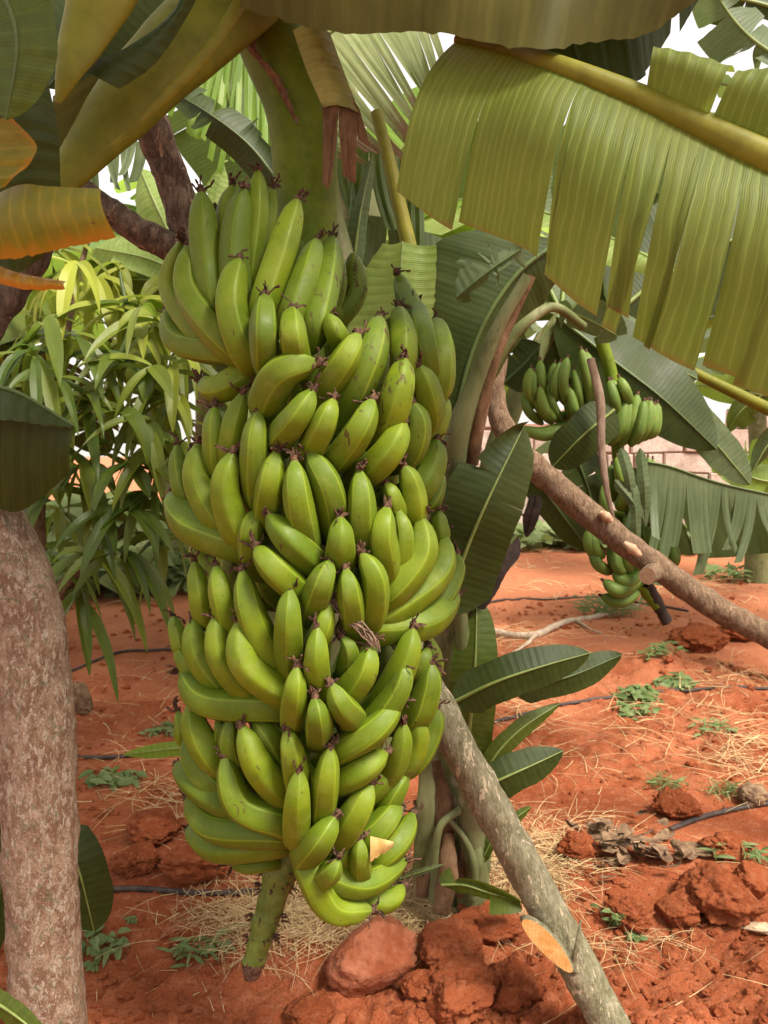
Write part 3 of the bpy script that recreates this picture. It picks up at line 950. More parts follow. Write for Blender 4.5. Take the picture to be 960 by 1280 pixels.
# tip, belly, last visible point, width, offset towards the viewer (m), blemish
HANDS = [
 [((252, 240), (256, 305), (270, 385), 38, 0, 0), ((235, 308), (236, 368), (286, 434), 38, .015, 0),
  ((226, 302), (213, 362), (258, 428), 30, -.01, 0), ((208, 388), (226, 428), (296, 442), 36, -.02, 0),
  ((299, 324), (288, 382), (306, 442), 41, .02, 0), ((305, 236), (294, 305), (298, 375), 39, .0, 0),
  ((290, 232), (282, 270), (280, 330), 26, -.05, 0), ((323, 213), (321, 275), (311, 355), 29, -.02, 0),
  ((341, 236), (333, 290), (318, 352), 27, -.045, 0), ((372, 250), (352, 312), (326, 392), 37, .01, .25),
  ((396, 300), (382, 345), (362, 402), 34, .01, .3), ((416, 297), (409, 348), (394, 412), 36, .0, .35),
  ((331, 370), (330, 415), (334, 458), 38, .035, 0), ((365, 386), (366, 420), (373, 456), 36, .03, 0),
  ((410, 396), (418, 413), (426, 432), 30, -.015, .2), ((252, 478), (273, 486), (312, 466), 38, -.03, 0),
  ((268, 262), (262, 320), (285, 400), 30, -.06, 0)],
 [((448, 418), (430, 452), (400, 494), 40, .01, .2), ((475, 397), (462, 452), (430, 520), 43, .0, .45),
  ((498, 386), (504, 430), (497, 482), 36, -.012, .4), ((519, 381), (527, 422), (530, 474), 36, -.02, .2),
  ((545, 400), (552, 442), (545, 492), 36, -.01, .1), ((505, 448), (497, 490), (480, 535), 43, .03, .6),
  ((523, 457), (533, 486), (535, 525), 38, .015, .1), ((556, 494), (550, 520), (534, 546), 28, -.02, .1),
  ((466, 500), (450, 536), (424, 572), 40, .03, 0), ((504, 526), (489, 560), (464, 586), 40, .03, 0),
  ((515, 503), (523, 532), (510, 570), 36, .012, 0), ((417, 499), (405, 530), (388, 565), 38, .03, 0),
  ((391, 488), (372, 520), (350, 550), 40, .03, 0), ((396, 453), (352, 466), (334, 508), 48, .02, 0),
  ((497, 342), (504, 362), (515, 398), 30, -.07, 0)],
 [((268, 509), (267, 545), (276, 592), 32, 0, 0), ((304, 491), (291, 540), (290, 592), 34, -.01, 0),
  ((323, 514), (318, 560), (322, 622), 38, .015, 0), ((248, 554), (247, 602), (277, 656), 38, .012, 0),
  ((222, 556), (224, 590), (238, 625), 27, -.01, 0), ((291, 566), (281, 612), (298, 668), 40, .025, 0),
  ((214, 617), (238, 655), (300, 682), 46, .0, 0), ((346, 564), (338, 605), (335, 648), 39, .02, 0),
  ((368, 576), (372, 622), (383, 674), 42, .035, 0), ((386, 565), (409, 607), (416, 655), 42, .018, 0),
  ((449, 588), (452, 632), (450, 682), 39, .02, 0), ((482, 604), (491, 622), (493, 655), 32, .0, 0),
  ((504, 582), (514, 607), (515, 648), 36, .02, 0), ((546, 549), (540, 582), (519, 614), 38, .0, 0),
  ((551, 590), (545, 610), (533, 630), 28, -.02, 0)],
 [((322, 637), (313, 665), (320, 704), 38, .0, 0), ((335, 644), (362, 676), (394, 706), 41, .025, .1),
  ((321, 684), (342, 710), (372, 736), 43, .03, 0), ((425, 647), (426, 676), (424, 708), 40, .03, 0),
  ((484, 634), (478, 668), (481, 712), 40, .03, .1), ((497, 637), (505, 672), (494, 716), 32, .012, 0),
  ((526, 646), (527, 693), (487, 742), 41, .02, 0), ((556, 669), (549, 716), (488, 766), 40, .0, .05),
  ((571, 692), (569, 718), (540, 762), 30, -.015, 0), ((547, 638), (549, 655), (545, 676), 28, -.015, 0),
  ((571, 743), (533, 777), (463, 786), 43, -.02, 0), ((413, 701), (402, 728), (390, 762), 41, .03, .2),
  ((432, 711), (437, 742), (440, 778), 37, .035, 0), ((452, 691), (469, 726), (464, 772), 39, .035, 0),
  ((362, 736), (361, 780), (363, 836), 38, .03, 0), ((303, 713), (314, 768), (347, 836), 41, .015, 0),
  ((270, 707), (277, 747), (292, 792), 36, .0, 0), ((243, 702), (249, 740), (260, 775), 30, -.01, 0)],
 [((298, 777), (306, 830), (352, 866), 43, .03, 0), ((269, 770), (275, 820), (307, 862), 38, .015, 0),
  ((241, 773), (247, 816), (276, 854), 36, .0, 0), ((216, 771), (222, 792), (234, 815), 24, -.01, 0),
  ((222, 809), (232, 826), (248, 842), 28, -.01, 0), ((227, 840), (260, 878), (342, 884), 42, .01, 0),
  ((371, 834), (368, 866), (366, 898), 37, .045, 0), ((397, 784), (396, 826), (396, 866), 36, .035, 0),
  ((412, 754), (403, 786), (392, 812), 33, .015, 0), ((428, 797), (437, 812), (432, 842), 32, .01, 0),
  ((463, 807), (455, 840), (425, 872), 42, .025, 0), ((516, 785), (507, 822), (478, 876), 41, .005, 0),
  ((508, 828), (499, 862), (464, 906), 38, .025, 0), ((540, 829), (535, 862), (518, 896), 40, .012, 0),
  ((535, 810), (529, 828), (522, 862), 34, -.02, 0), ((393, 872), (397, 896), (398, 920), 37, .055, 0),
  ((414, 855), (426, 880), (440, 898), 38, .05, 0), ((500, 879), (466, 914), (418, 940), 41, .03, 0),
  ((521, 897), (521, 926), (503, 958), 36, .005, 0), ((546, 885), (541, 912), (515, 955), 34, -.02, 0),
  ((504, 903), (500, 936), (484, 970), 34, .018, 0), ((483, 941), (456, 960), (424, 976), 41, .025, 0)],
 [((238, 880), (247, 916), (272, 952), 41, .01, 0), ((222, 890), (228, 908), (234, 926), 24, -.01, 0),
  ((233, 921), (245, 955), (277, 987), 36, .0, 0), ((221, 956), (250, 984), (288, 1006), 40, .0, 0),
  ((234, 999), (268, 1034), (338, 1042), 42, .0, 0), ((235, 1036), (270, 1060), (338, 1056), 38, -.02, 0),
  ((280, 946), (299, 1005), (352, 1028), 43, .025, 0), ((302, 908), (323, 957), (352, 992), 43, .02, 0),
  ((288, 898), (286, 932), (302, 972), 32, .0, 0), ((272, 899), (276, 912), (284, 930), 26, -.02, 0),
  ((358, 911), (366, 946), (373, 988), 37, .03, 0), ((374, 962), (371, 1004), (370, 1042), 37, .05, 0),
  ((316, 900), (336, 926), (350, 958), 42, -.02, 0), ((413, 934), (408, 976), (402, 1018), 38, .04, 0),
  ((420, 1020), (403, 1046), (384, 1066), 43, .045, 0), ((464, 980), (449, 1010), (428, 1040), 43, .035, 0),
  ((497, 1003), (480, 1028), (454, 1052), 43, .02, 0), ((509, 966), (494, 987), (478, 1008), 36, .005, 0),
  ((516, 1017), (501, 1048), (476, 1070), 38, .0, 0), ((494, 950), (478, 975), (450, 998), 36, -.01, 0)],
 [((450, 1049), (450, 1068), (449, 1092), 32, .03, 0), ((423, 1074), (417, 1087), (404, 1098), 33, .05, 0),
  ((507, 1076), (452, 1104), (392, 1082), 38, .01, 0), ((504, 1108), (484, 1126), (442, 1122), 35, -.01, 0),
  ((464, 1138), (414, 1134), (386, 1086), 42, .035, 0), ((289, 1080), (310, 1084), (338, 1080), 20, -.06, 0),
  ((440, 1052), (432, 1066), (424, 1084), 32, -.005, 0)],
]
bunch = thing('banana_bunch', 'huge bunch of green bananas hanging in front of the leaning pole', 'banana bunch', P(320, 1210, 1.4))
# stalk: from the crown, down through the fruit, to the bare end below it
ptube(bunch, 'stalk', [(300, -60, 1.42), (338, 40, 1.42), (372, 120, 1.42), (381, 200, 1.43), (384, 300, 1.45), (388, 600, D0), (384, 900, D0), (368, 1020, 1.43)],
      [44, 44, 38, 35, 34, 30, 26, 24], 'stalk', 60, 20, jag=.002, jfreq=9)
def node_shape(a, s):
    return 1 + .10 * max(0, math.sin(s * 26 + 1.5 * math.cos(a))) ** 4 + .04 * math.cos(3 * a + s * 4)
ptube(bunch, 'rachis', [(378, 985, 1.42), (366, 1040, 1.40), (350, 1095, 1.39), (335, 1140, 1.385), (322, 1185, 1.38), (316, 1202, 1.38)], [27, 27, 23, 19, 16, 14], 'rachis', 50, 22, shape=node_shape, jag=.0025, jfreq=40)
ptube(bunch, 'stalk_tip', [(322, 1190, 1.38), (316, 1206, 1.378), (314, 1222, 1.378)], [14, 15, 10], 'flower', 14, 12, jag=.004, jfreq=90)
# scars and dry bract collars on the bare end
for (x, y, r, d) in [(358, 1066, 27, 1.395), (352, 1090, 25, 1.39), (346, 1108, 23, 1.388), (334, 1146, 20, 1.384), (326, 1172, 18, 1.38)]:
    mb = MB(); rg = random.Random(int(x))
    for q in range(26):
        a = rg.uniform(0, 2 * PI)
        c = P(x + math.cos(a) * r * .95, y + math.sin(a) * 5 + rg.uniform(-5, 5), d - math.sin(a + .5) * r * mpp(d) * .8)
        v = Vector((math.cos(a), -.6 * abs(math.sin(a)), rg.uniform(-.4, .8))).normalized()
        tube(mb, [c, c + v * .006, c + v * .013 + Vector((0, 0, rg.uniform(-.012, .006)))], [.0022, .0016, .0006], 5)
    mb.build('bract_scar', M['flower'], bunch)
rngf = random.Random(77)
INNER = []
for hi, H in enumerate(HANDS):
    ty = sum(f[2][1] for f in H) / len(H)
    ax = interp(ty, YS, XC) if hi not in (6,) else 385
    mb = MB()
    ptsr = []
    for k in range(17):
        a = PI * (k / 16) * 1.5 - PI * 1.25
        ptsr.append(P(ax + math.cos(a) * 36, ty - 20 + 6 * math.sin(k), D0 + math.sin(a) * .045))
    tube(mb, ptsr, [.026] * 17, 12, jag=.003, jfreq=60)
    hd = mb.build('hand', M['stalk'], bunch)
    INNER.append((hd, ty - 45, ax, interp(ty - 45, YS, RP), [11, 12, 12, 12, 12, 11, 0][hi]))
    if hi == 1: hd['label'] = 'upper right hand of bananas with brown scuffs'
    for (t, m_, b_, w, dr, bl) in H:
        f = finger(hd, t, m_, b_, w, rngf, dr, 'banana', None, bl * .8 if bl else rngf.choice([0, 0, .1, .2, .3]) * rngf.random())
        if bl >= .5: f['label'] = 'banana blotched with dark brown scars'
def inner(hd, ty, ax, rp, k0, nn, rad):
    # fruit on the sides and back of the hand, filling the middle of the bunch
    for k in range(nn):
        a = 2 * PI * (k + k0) / nn + rngf.uniform(-.12, .12)
        ca, sa = math.cos(a), math.sin(a)
        front = sa < 0
        rr = rad * rp * 1.4 / F * (.62 if front else .95)
        c = P(ax, ty, D0)
        tip = c + Vector((ca * rr, sa * rr, .075)); mi = c + Vector((ca * rr * 1.02, sa * rr * 1.02, .0)); ba = c + Vector((ca * rr * .55, sa * rr * .55, -.055)); h = c + Vector((ca * .03, sa * .03, -.02))
        line = spline([tip, mi, ba, h], 18)
        mbb = MB(); R_ = .0235
        tube(mbb, line, [R_ * interp(i / 18, PROF_T, PROF_R) for i in range(19)], 14, shape=lambda q, s_: 1 + .06 * math.cos(5 * q))
        mbb.build('banana', [M['banana'], M['flower']], hd)
for hd, ty, ax, rp, nn in INNER:
    inner(hd, ty, ax, rp, .3, nn, .92 if ty > 480 else .5)
# yellow bit of dead leaf caught in the lowest hand
mb = MB()
patch(mb, pxline([(463, 1045, 1.235), (492, 1052, 1.24)], 10), pxline([(463, 1078, 1.225), (492, 1060, 1.24)], 10), nt=6, sag=Vector((0, -.004, .003)), seed=4, edgej=.2)
tag(mb.build('fallen_leaf', M['tan']), 'scrap of yellow-tan dead leaf caught between the lowest bananas', 'leaf')
# withered flower bract caught in the middle of the bunch
mb = MB(); rg = random.Random(6)
base_l = spline([(413, 742, 1.17), (430, 768, 1.165), (455, 790, 1.16), (472, 812, 1.17), (474, 828, 1.175)], 20)
for q in range(16):
    o_ = rg.uniform(-4, 4); a_ = rg.randrange(0, 8); b_ = rg.randrange(12, 21)
    pts = [P(p[0] + o_ + rg.uniform(-3, 3), p[1] - o_ + rg.uniform(-3, 3), p[2] + rg.uniform(-.004, .004)) for p in base_l[a_:b_:2]]
    tube(mb, pts, [.0016 * (1 - .5 * i / len(pts)) for i in range(len(pts))], 5)
tag(mb.build('withered_stem', M['pinkdry']), 'withered brown flower stem lodged in the middle of the banana bunch', 'dry stem')
# dry bracts on the peduncle
mb = MB()
patch(mb, pxline([(366, 38, 1.345), (384, 90, 1.34), (404, 135, 1.335)], 20), pxline([(412, 40, 1.335), (432, 95, 1.325), (450, 142, 1.32)], 20), nt=12, sag=Vector((.0, -.02, 0)), seed=2)
o = mb.build('bract', leaf_mat('bract_green', (.20, .19, .04), (.30, .27, .08), .35, None, .5, 90, spots=(.17, .08, .03)), bunch)
mb = MB()
patch(mb, pxline([(403, 128, 1.337), (426, 132, 1.322), (447, 138, 1.322)], 24), pxline([(408, 236, 1.345), (424, 232, 1.33), (444, 238, 1.33)], 24), nt=12, sag=Vector((.0, -.012, 0)), seed=3, tears=(6, 11, 17), gap=.45, curl=.012, ripple=.004, edgej=.12)
patch(mb, pxline([(440, 120, 1.32), (450, 138, 1.32)], 6), pxline([(448, 175, 1.33), (464, 186, 1.33)], 6), nt=8, seed=8)
o = mb.build('dry_bract', M['drysheath'], bunch)
mb = MB()
patch(mb, pxline([(296, 22, 1.37), (308, 60, 1.36), (332, 88, 1.355), (372, 158, 1.345)], 24), pxline([(322, 10, 1.36), (322, 62, 1.35), (352, 100, 1.34), (376, 162, 1.343)], 24), nt=6, sag=Vector((0, -.01, 0)), seed=5, ripple=.004, edgej=.2)
o = mb.build('dry_bract', M['drysheath'], bunch)

# ------------------------------------------------------------------ main banana plant
base = G(572, 1120)
plant = thing('banana_plant', 'main banana plant with pale sheathed stem rising behind the big bunch', 'banana plant', base, 'banana plants')
dB = base.y
pts = [P(566, 1135, dB), P(560, 1000, dB - .02), P(562, 850, dB - .05), P(562, 700, dB - .08), P(545, 570, dB - .12), P(490, 440, dB - .16), P(418, 330, dB - .2), P(388, 235, dB - .22), P(372, 120, dB - .25), P(340, 30, dB - .3), P(310, -120, dB - .4)]
mb = MB()
sp = spline(pts, 60)
tube(mb, sp, [interp(i / 60, [0, .1, .5, .7, 1], [50, 40, 34, 27, 28]) * mpp(2.0) for i in range(61)], 22, jag=.006, jfreq=7, shape=lambda a, s: 1 + .09 * math.cos(3 * a + 2 * s))
mb.build('pseudostem', M['pseudo'], plant)
# dry sheaths and cut petiole stubs round the stem
for k, (a, b, r, mm) in enumerate([((545, 950, 1.98), (556, 1075, 1.97), 17, 'drysheath'), ((532, 930, 1.95), (524, 1090, 1.95), 15, 'pseudo'),
                                   ((585, 990, 1.97), (578, 1120, 1.97), 14, 'drysheath'), ((560, 1040, 1.95), (552, 1140, 1.95), 16, 'drysheath'),
                                   ((604, 1020, 1.99), (598, 1120, 2.0), 12, 'pseudo'), ((520, 1000, 1.97), (528, 1120, 1.98), 12, 'drysheath'),
                                   ((596, 1040, 1.95), (586, 1125, 1.96), 11, 'pseudo')]):
    ptube(plant, 'dry_sheath' if mm == 'drysheath' else 'sheath', [a, ((a[0] + b[0]) / 2 + 4, (a[1] + b[1]) / 2, a[2] - .02), b], [r * .4, r * .75, r * .85, r * .7], mm, 24, 14, flat=.5, jag=.005, jfreq=20, seed=k)
ptube(plant, 'petiole', [(575, 1012, 1.93), (552, 1030, 1.9), (545, 1055, 1.9), (542, 1080, 1.91)], [5, 5, 5.5, 6], 'pseudo', 16, 10)
ptube(plant, 'petiole', [(562, 1025, 1.93), (582, 1050, 1.92), (592, 1080, 1.92), (590, 1120, 1.95)], [3.5, 4, 6, 8], 'pseudo', 16, 10)
# petioles in the upper right of the stem
ptube(plant, 'petiole', [(566, 600, 1.90), (572, 545, 1.86), (596, 475, 1.83), (622, 410, 1.8), (660, 345, 1.78)], [19, 16, 11, 8, 7], 'pseudo', 30, 14)
ptube(plant, 'petiole', [(590, 580, 1.87), (600, 520, 1.84), (618, 450, 1.82), (640, 395, 1.81), (664, 345, 1.8)], [8, 9, 7, 7, 6], 'drysheath', 30, 12)
ptube(plant, 'petiole', [(572, 540, 2.0), (604, 480, 2.0), (634, 428, 1.98), (664, 398, 1.98), (694, 384, 2.0), (730, 408, 2.05)], [11, 10, 8, 7, 6, 5], 'pseudo', 30, 12)
mb = MB()
# crown leaves --------------------------------------------------
# A: brown underside stretched across the top of the frame
edge_leaf(plant, [(300, -150, 1.25), (480, -150, 1.22), (700, -150, 1.2), (920, -160, 1.2)],
          [[(300, 8, 1.24), (372, 30, 1.2), (430, 42, 1.18), (500, 42, 1.17), (560, 44, 1.13), (620, 54, 1.10), (690, 60, 1.08), (760, 50, 1.15), (812, 40, 1.16), (868, 2, 1.18)]],
          'under_dark', 'petiole2', (22, 14), 60, 16, [()], 31, 'broad brown-olive leaf underside across the top', sag=(0, -.03, -.008), edgej=.03, gap=.25, curl=.012, endj=.02)
# A2: second, greyer blade behind it towards the right
edge_leaf(plant, [(560, -120, 1.32), (700, -130, 1.32), (900, -140, 1.34)],
          [[(640, 50, 1.3), (712, 92, 1.29), (770, 98, 1.29), (800, 104, 1.29), (838, 50, 1.32), (872, -10, 1.34)]],
          'dark', 'rib_green', (14, 8), 50, 14, [(15, 30, 40)], 37, 'grey-green blade behind the brown one', sag=(0, -.02, 0), gap=.2, curl=.01, endj=.02)
# B: the big combed leaf on the right
mB = [(572, 50, 1.25), (640, 64, 1.18), (700, 84, 1.1), (800, 124, 1.07), (880, 162, 1.04), (1000, 218, 1.0), (1120, 260, .98)]
eB = [(500, 236, 1.22), (566, 282, 1.18), (652, 318, 1.14), (724, 376, 1.1), (806, 424, 1.07), (868, 460, 1.05), (976, 498, 1.0), (1100, 540, .98)]
def tearpos(n, fr): return tuple(int(n * f) for f in fr)
rz = thing('banana_plant', 'banana plant at the right with a big olive leaf torn into hanging strips', 'banana plant', (1.75, 1.25, hz(1.75, 1.25)), 'banana plants')
mb = MB(); tube(mb, [Vector((1.75, 1.25, hz(1.75, 1.25) - .02)), Vector((1.74, 1.24, .6)), Vector((1.70, 1.22, 1.15)), Vector((1.66, 1.2, 1.5))], [.11, .09, .075, .05], 16, jag=.006, jfreq=7)
mb.build('pseudostem', M['pseudo'], rz)
ptube(rz, 'petiole', [(1100, 253, .985), (1250, 320, 1.0), (1480, 380, 1.08), (1700, 420, 1.17), (1830, 480, 1.2)], [28, 30, 32, 34, 36], 'petiole', 24, 14)
lb = edge_leaf(rz, mB, [eB, {'m': [(806, 126, 1.068), (845, 145, 1.05), (880, 162, 1.04)], 'e': [(818, 72, 1.12), (862, 74, 1.10), (918, 92, 1.08)]},
                           {'m': [(884, 164, 1.038), (940, 190, 1.02), (1040, 234, .99)], 'e': [(930, 98, 1.08), (985, 84, 1.06), (1080, 110, 1.04)]}],
          'under', 'petiole', (7, 27), 130, 26, [tearpos(130, (.125, .29, .305, .43, .472, .50, .56, .575, .665, .76))], 41,
          'big olive leaf torn into hanging strips', sag=(-.015, -.055, .012), gap=.055, curl=.02, endj=.05, ripple=.0010, t0=.02)
# C: thick petioles fanning to the upper left
ptube(plant, 'petiole', [(380, -90, 1.36), (300, -10, 1.32), (232, 52, 1.28), (158, 128, 1.24), (70, 238, 1.2)], [52, 52, 48, 38, 16], 'petiole2', 40, 20, flat=.55, jag=.002, jfreq=10)
ptube(plant, 'petiole', [(330, -40, 1.30), (262, 60, 1.265), (190, 136, 1.235), (110, 205, 1.21), (66, 238, 1.2)], [10, 10, 9, 8, 6], 'petiole', 40, 12)
ptube(plant, 'petiole', [(150, -60, 1.12), (112, 30, 1.1), (88, 85, 1.08), (72, 128, 1.08)], [46, 38, 24, 4], 'petiole', 30, 18, flat=.5)
edge_leaf(plant, [(236, -40, 1.14), (216, 14, 1.14), (160, 58, 1.13), (100, 84, 1.12)], [[(262, -40, 1.15), (240, 10, 1.15), (196, 78, 1.14), (150, 112, 1.13)]], 'dark', 'rib', None, 24, 8, [()], 47, 'dark olive flap hanging over the thick petiole', sag=(0, -.01, -.004))
edge_leaf(plant, [(66, 120, 1.22), (66, 180, 1.22), (70, 236, 1.22)], [[(250, -10, 1.30), (262, 20, 1.31), (290, 10, 1.32)]], 'under_dark', 'rib', None, 20, 20, [()], 49, 'olive sheath between the two thick petioles', sag=(0, .02, 0))
leaf(plant, [(330, -160, 1.5), (170, -20, 1.5), (60, 110, 1.5)], 110, 'dark', 'rib_green', .2, .2, 3, 24, 0, 50)
# left cluster of near leaves
leaf(plant, [(-30, -60, .86), (8, 0, .85), (22, 60, .85), (8, 150, .86)], 52, 'green', 'rib_green', .25, .3, 4, 24, seed=51, label='smooth green leaf in the top left corner', sharp=3)
edge_leaf(plant, [(-20, 60, 1.0), (-18, 140, 1.0), (-14, 250, 1.02)], [[(52, 70, 1.03), (72, 160, 1.03), (76, 240, 1.06)]], 'dark', 'rib_green', (4, 3), 30, 12, [()], 53, 'dark ribbed leaf on the left', sag=(.01, -.02, 0))
edge_leaf(plant, [(-20, 150, .9), (-20, 190, .9), (-14, 240, .9)], [[(14, 146, .9), (46, 188, .9), (4, 232, .9)]], 'yellow', 'rib', None, 20, 8, [()], 55, 'small yellowing leaf end with orange rim')
edge_leaf(plant, [(-40, 262, .94), (20, 232, .93), (62, 233, .93), (126, 236, .93)], [[(-40, 322, .93), (20, 322, .92), (70, 312, .92), (146, 298, .92)]], 'yellow', 'rib', None, 40, 12, [()], 57, 'yellow-orange dying leaf with a ragged end', sag=(0, -.02, .0), edgej=.06, ripple=.0002)
edge_leaf(plant, [(-30, 318, .97), (20, 340, .96), (84, 352, .96)], [[(-30, 345, .965), (30, 362, .955), (82, 362, .955)]], 'orange', 'rib', None, 24, 6, [()], 59, 'narrow orange leaf strip', sag=(0, -.008, 0))
edge_leaf(plant, [(-40, 310, 1.05), (0, 312, 1.05), (56, 316, 1.06)], [[(-40, 372, 1.06), (10, 350, 1.06), (52, 322, 1.07)]], 'dark', 'rib', None, 20, 6, [()], 61)
edge_leaf(plant, [(-40, 480, 1.3), (20, 490, 1.3), (92, 532, 1.32)], [[(-40, 530, 1.25), (10, 525, 1.25), (92, 536, 1.31)], [(-40, 612, 1.36), (20, 640, 1.36), (88, 592, 1.34)]], 'dark', 'rib_green', (3, 2), 26, 10, [(), ()], 63, 'dark folded leaf beside the mottled trunk', sag=(0, -.01, 0))

# unseen over-hanging crown leaves, added above the frame to cut the sky light
for k, (mm, hw) in enumerate([([(340, -160, 1.3), (100, -260, 1.1), (-200, -240, .9), (-450, -60, .8)], 130), ([(380, -200, 1.4), (300, -420, 1.3), (150, -700, 1.1), (0, -900, 1.0)], 150),
                              ([(450, -220, 1.4), (640, -420, 1.5), (860, -560, 1.7), (1060, -600, 2.0)], 130)]):
    leaf(plant, mm, hw, 'green', 'rib', .1, .1, 14, 40, 8, 70 + k, gap=.3)

def shade_leaf(parent, mid, hw, m, seed, tears=5):  # unseen overhead leaf, added to block sun
    ln = [Vector(p) for p in spline(mid, 34)]
    Le, Re = [], []
    for i, p in enumerate(ln):
        t = (ln[min(34, i + 1)] - ln[max(0, i - 1)]).normalized()
        sd = t.cross(Vector((0, 0, 1))).normalized()
        w = hw * wprof(i / 34, 3)
        Le.append(p + sd * w - Vector((0, 0, w * .3))); Re.append(p - sd * w - Vector((0, 0, w * .3)))
    rg_ = random.Random(seed)
    mb = MB()
    patch(mb, ln, Le, nt=6, tears=[rg_.randrange(4, 31) for _ in range(tears)], seed=seed, gap=.3)
    patch(mb, ln, Re, nt=6, tears=[rg_.randrange(4, 31) for _ in range(tears)], seed=seed + 1, gap=.3)
    o = mb.build('leaf', M[m], parent)
    mb = MB(); tube(mb, ln, [.02 * (1 - .8 * i / 34) for i in range(35)], 8)
    mb.build('midrib', M['rib'], o)
shade_leaf(plant, [(-.1, 1.3, 2.4), (.05, .9, 2.75), (.15, .4, 2.8), (.2, -.2, 2.55)], .26, 'green', 501)  # added out of view to shade the top hands of the bunch
shade_leaf(plant, [(-.2, 1.3, 2.4), (-.4, .9, 2.7), (-.6, .4, 2.7), (-.8, -.2, 2.4)], .26, 'green', 503)
shade_leaf(plant, [(-.1, 1.3, 2.4), (.4, 1.0, 2.9), (.9, .8, 2.9), (1.5, .7, 2.5)], .24, 'green', 505)
# ------------------------------------------------------------------ suckers
suck = thing('banana_sucker', 'young banana sucker with broad dark leaves beside the main stem', 'banana sucker', G(590, 1110), 'banana plants')
ptube(suck, 'pseudostem', [(592, 1125, 2.0), (590, 1050, 1.97), (588, 960, 1.93), (582, 860, 1.9), (576, 760, 1.87)], [22, 19, 15, 11, 8], 'pseudo', 30, 14)
leaf(suck, [(556, 768, 1.84), (582, 690, 1.82), (612, 620, 1.8), (655, 532, 1.86)], 50, 'dark', 'rib', .5, .25, 3.2, 34, 1, 81, 'broad dark green leaf facing the camera', gap=.1, sharp=3.2, hwr=46, bow=.0)
leaf(suck, [(646, 668, 1.9), (610, 716, 1.88), (570, 800, 1.9)], 20, 'darkdry', 'rib_green', .3, .3, 2, 24, 0, 83, 'blackish leaf edge')
leaf(suck, [(580, 968, 1.88), (588, 900, 1.86), (594, 830, 1.85), (596, 745, 1.9)], 30, 'green', 'rib', .3, .4, 3, 30, 0, 85, sharp=3.5)
leaf(suck, [(566, 878, 1.78), (620, 852, 1.75), (680, 832, 1.76), (738, 816, 1.8)], 27, 'dark', 'rib', .2, .6, 2.6, 34, 0, 87, sharp=3)
leaf(suck, [(640, 862, 1.86), (710, 846, 1.88), (778, 818, 1.92)], 21, 'dark', 'rib_green', .2, .5, 2, 30, 0, 89, sharp=3)
leaf(suck, [(602, 972, 1.86), (624, 938, 1.85), (655, 908, 1.86), (700, 879, 1.9)], 13, 'green', 'rib', .2, .4, 2, 26, 0, 91)
leaf(suck, [(592, 990, 1.84), (630, 972, 1.83), (668, 955, 1.85), (704, 938, 1.88)], 25, 'dark', 'rib', .2, .4, 2.4, 28, 0, 93)
leaf(suck, [(552, 1106, 1.86), (580, 1106, 1.84), (612, 1116, 1.84), (650, 1126, 1.88)], 17, 'green', 'rib', .2, .5, 2, 24, 1, 95, gap=.3)
leaf(suck, [(500, 1098, 1.86), (525, 1090, 1.85), (556, 1080, 1.86)], 4, 'grey', 'rib', .2, .3, 1, 16, 0, 97)
leaf(suck, [(612, 1040, 1.96), (640, 1025, 1.96), (664, 1008, 1.98)], 8, 'green', 'rib', .2, .3, 1.4, 16, 0, 98)
leaf(suck, [(600, 1078, 1.95), (612, 1055, 1.94), (622, 1030, 1.95)], 7, 'green', 'rib', .2, .3, 1.4, 16, 0, 99)

su2 = thing('banana_sucker', 'small low sucker with a rounded leaf half hidden by the mottled trunk', 'banana sucker', G(60, 1230), 'banana plants')
leaf(su2, [(70, 1040, 1.66), (96, 1080, 1.64), (118, 1164, 1.66)], 36, 'dark', 'rib', .1, .4, 2.5, 26, 0, 101, sharp=4)
leaf(su2, [(-10, 1200, 1.7), (4, 1080, 1.7), (6, 960, 1.72)], 14, 'dark', 'rib_green', .1, .3, 2, 20, 0, 102)
leaf(su2, [(-60, 1222, 1.18), (10, 1262, 1.14), (70, 1310, 1.12)], 17, 'green', 'rib', .2, .3, 3, 20, 0, 103)
ptube(su2, 'pseudostem', [(40, 1290, 1.75), (40, 1180, 1.72), (60, 1040, 1.68)], [14, 11, 5], 'pseudo', 14, 10)
mb = MB()
su3 = thing('banana_sucker', 'thin sucker with one pale leaf poking left of the bunch', 'banana sucker', G(262, 1010), 'banana plants')
leaf(su3, [(262, 940, 2.3), (228, 935, 2.28), (155, 943, 2.26)], 9, 'bright', 'rib', .2, .3, 1.5, 20, 0, 105)
ptube(su3, 'pseudostem', [(268, 1015, 2.4), (268, 975, 2.36), (262, 940, 2.3)], [7, 6, 3], 'pseudo', 12, 8)

# ------------------------------------------------------------------ poles and trunk
pole = thing('forked_pole', 'leaning forked pole with peeling grey bark propping the big bunch', 'prop pole', G(768, 1290))
dP = G(768, 1290).y
ptube(pole, 'pole', [(790, 1340, dP - .02), (752, 1262, dP), (700, 1165, dP + .01), (610, 1000, dP + .02), (545, 880, dP + .03), (420, 640, 1.78), (300, 430, 1.76), (236, 312, 1.74)],
      [26, 25.5, 24.5, 22.5, 20.5, 20, 19, 19], 'pole', 110, 26, jag=.005, jfreq=22)
ptube(pole, 'fork_arm', [(262, 360, 1.745), (238, 300, 1.735), (214, 220, 1.72), (178, 130, 1.70), (140, 50, 1.69), (110, -30, 1.68)], [20, 20, 21, 23, 24, 24], 'polebrown', 50, 22, jag=.007, jfreq=26, seed=2)
ptube(pole, 'fork_arm', [(262, 350, 1.74), (222, 313, 1.72), (186, 296, 1.70), (148, 272, 1.68), (100, 238, 1.66), (62, 212, 1.65)], [18, 19, 17.5, 16, 15, 14], 'polebrown', 40, 20, jag=.006, jfreq=26, seed=3)
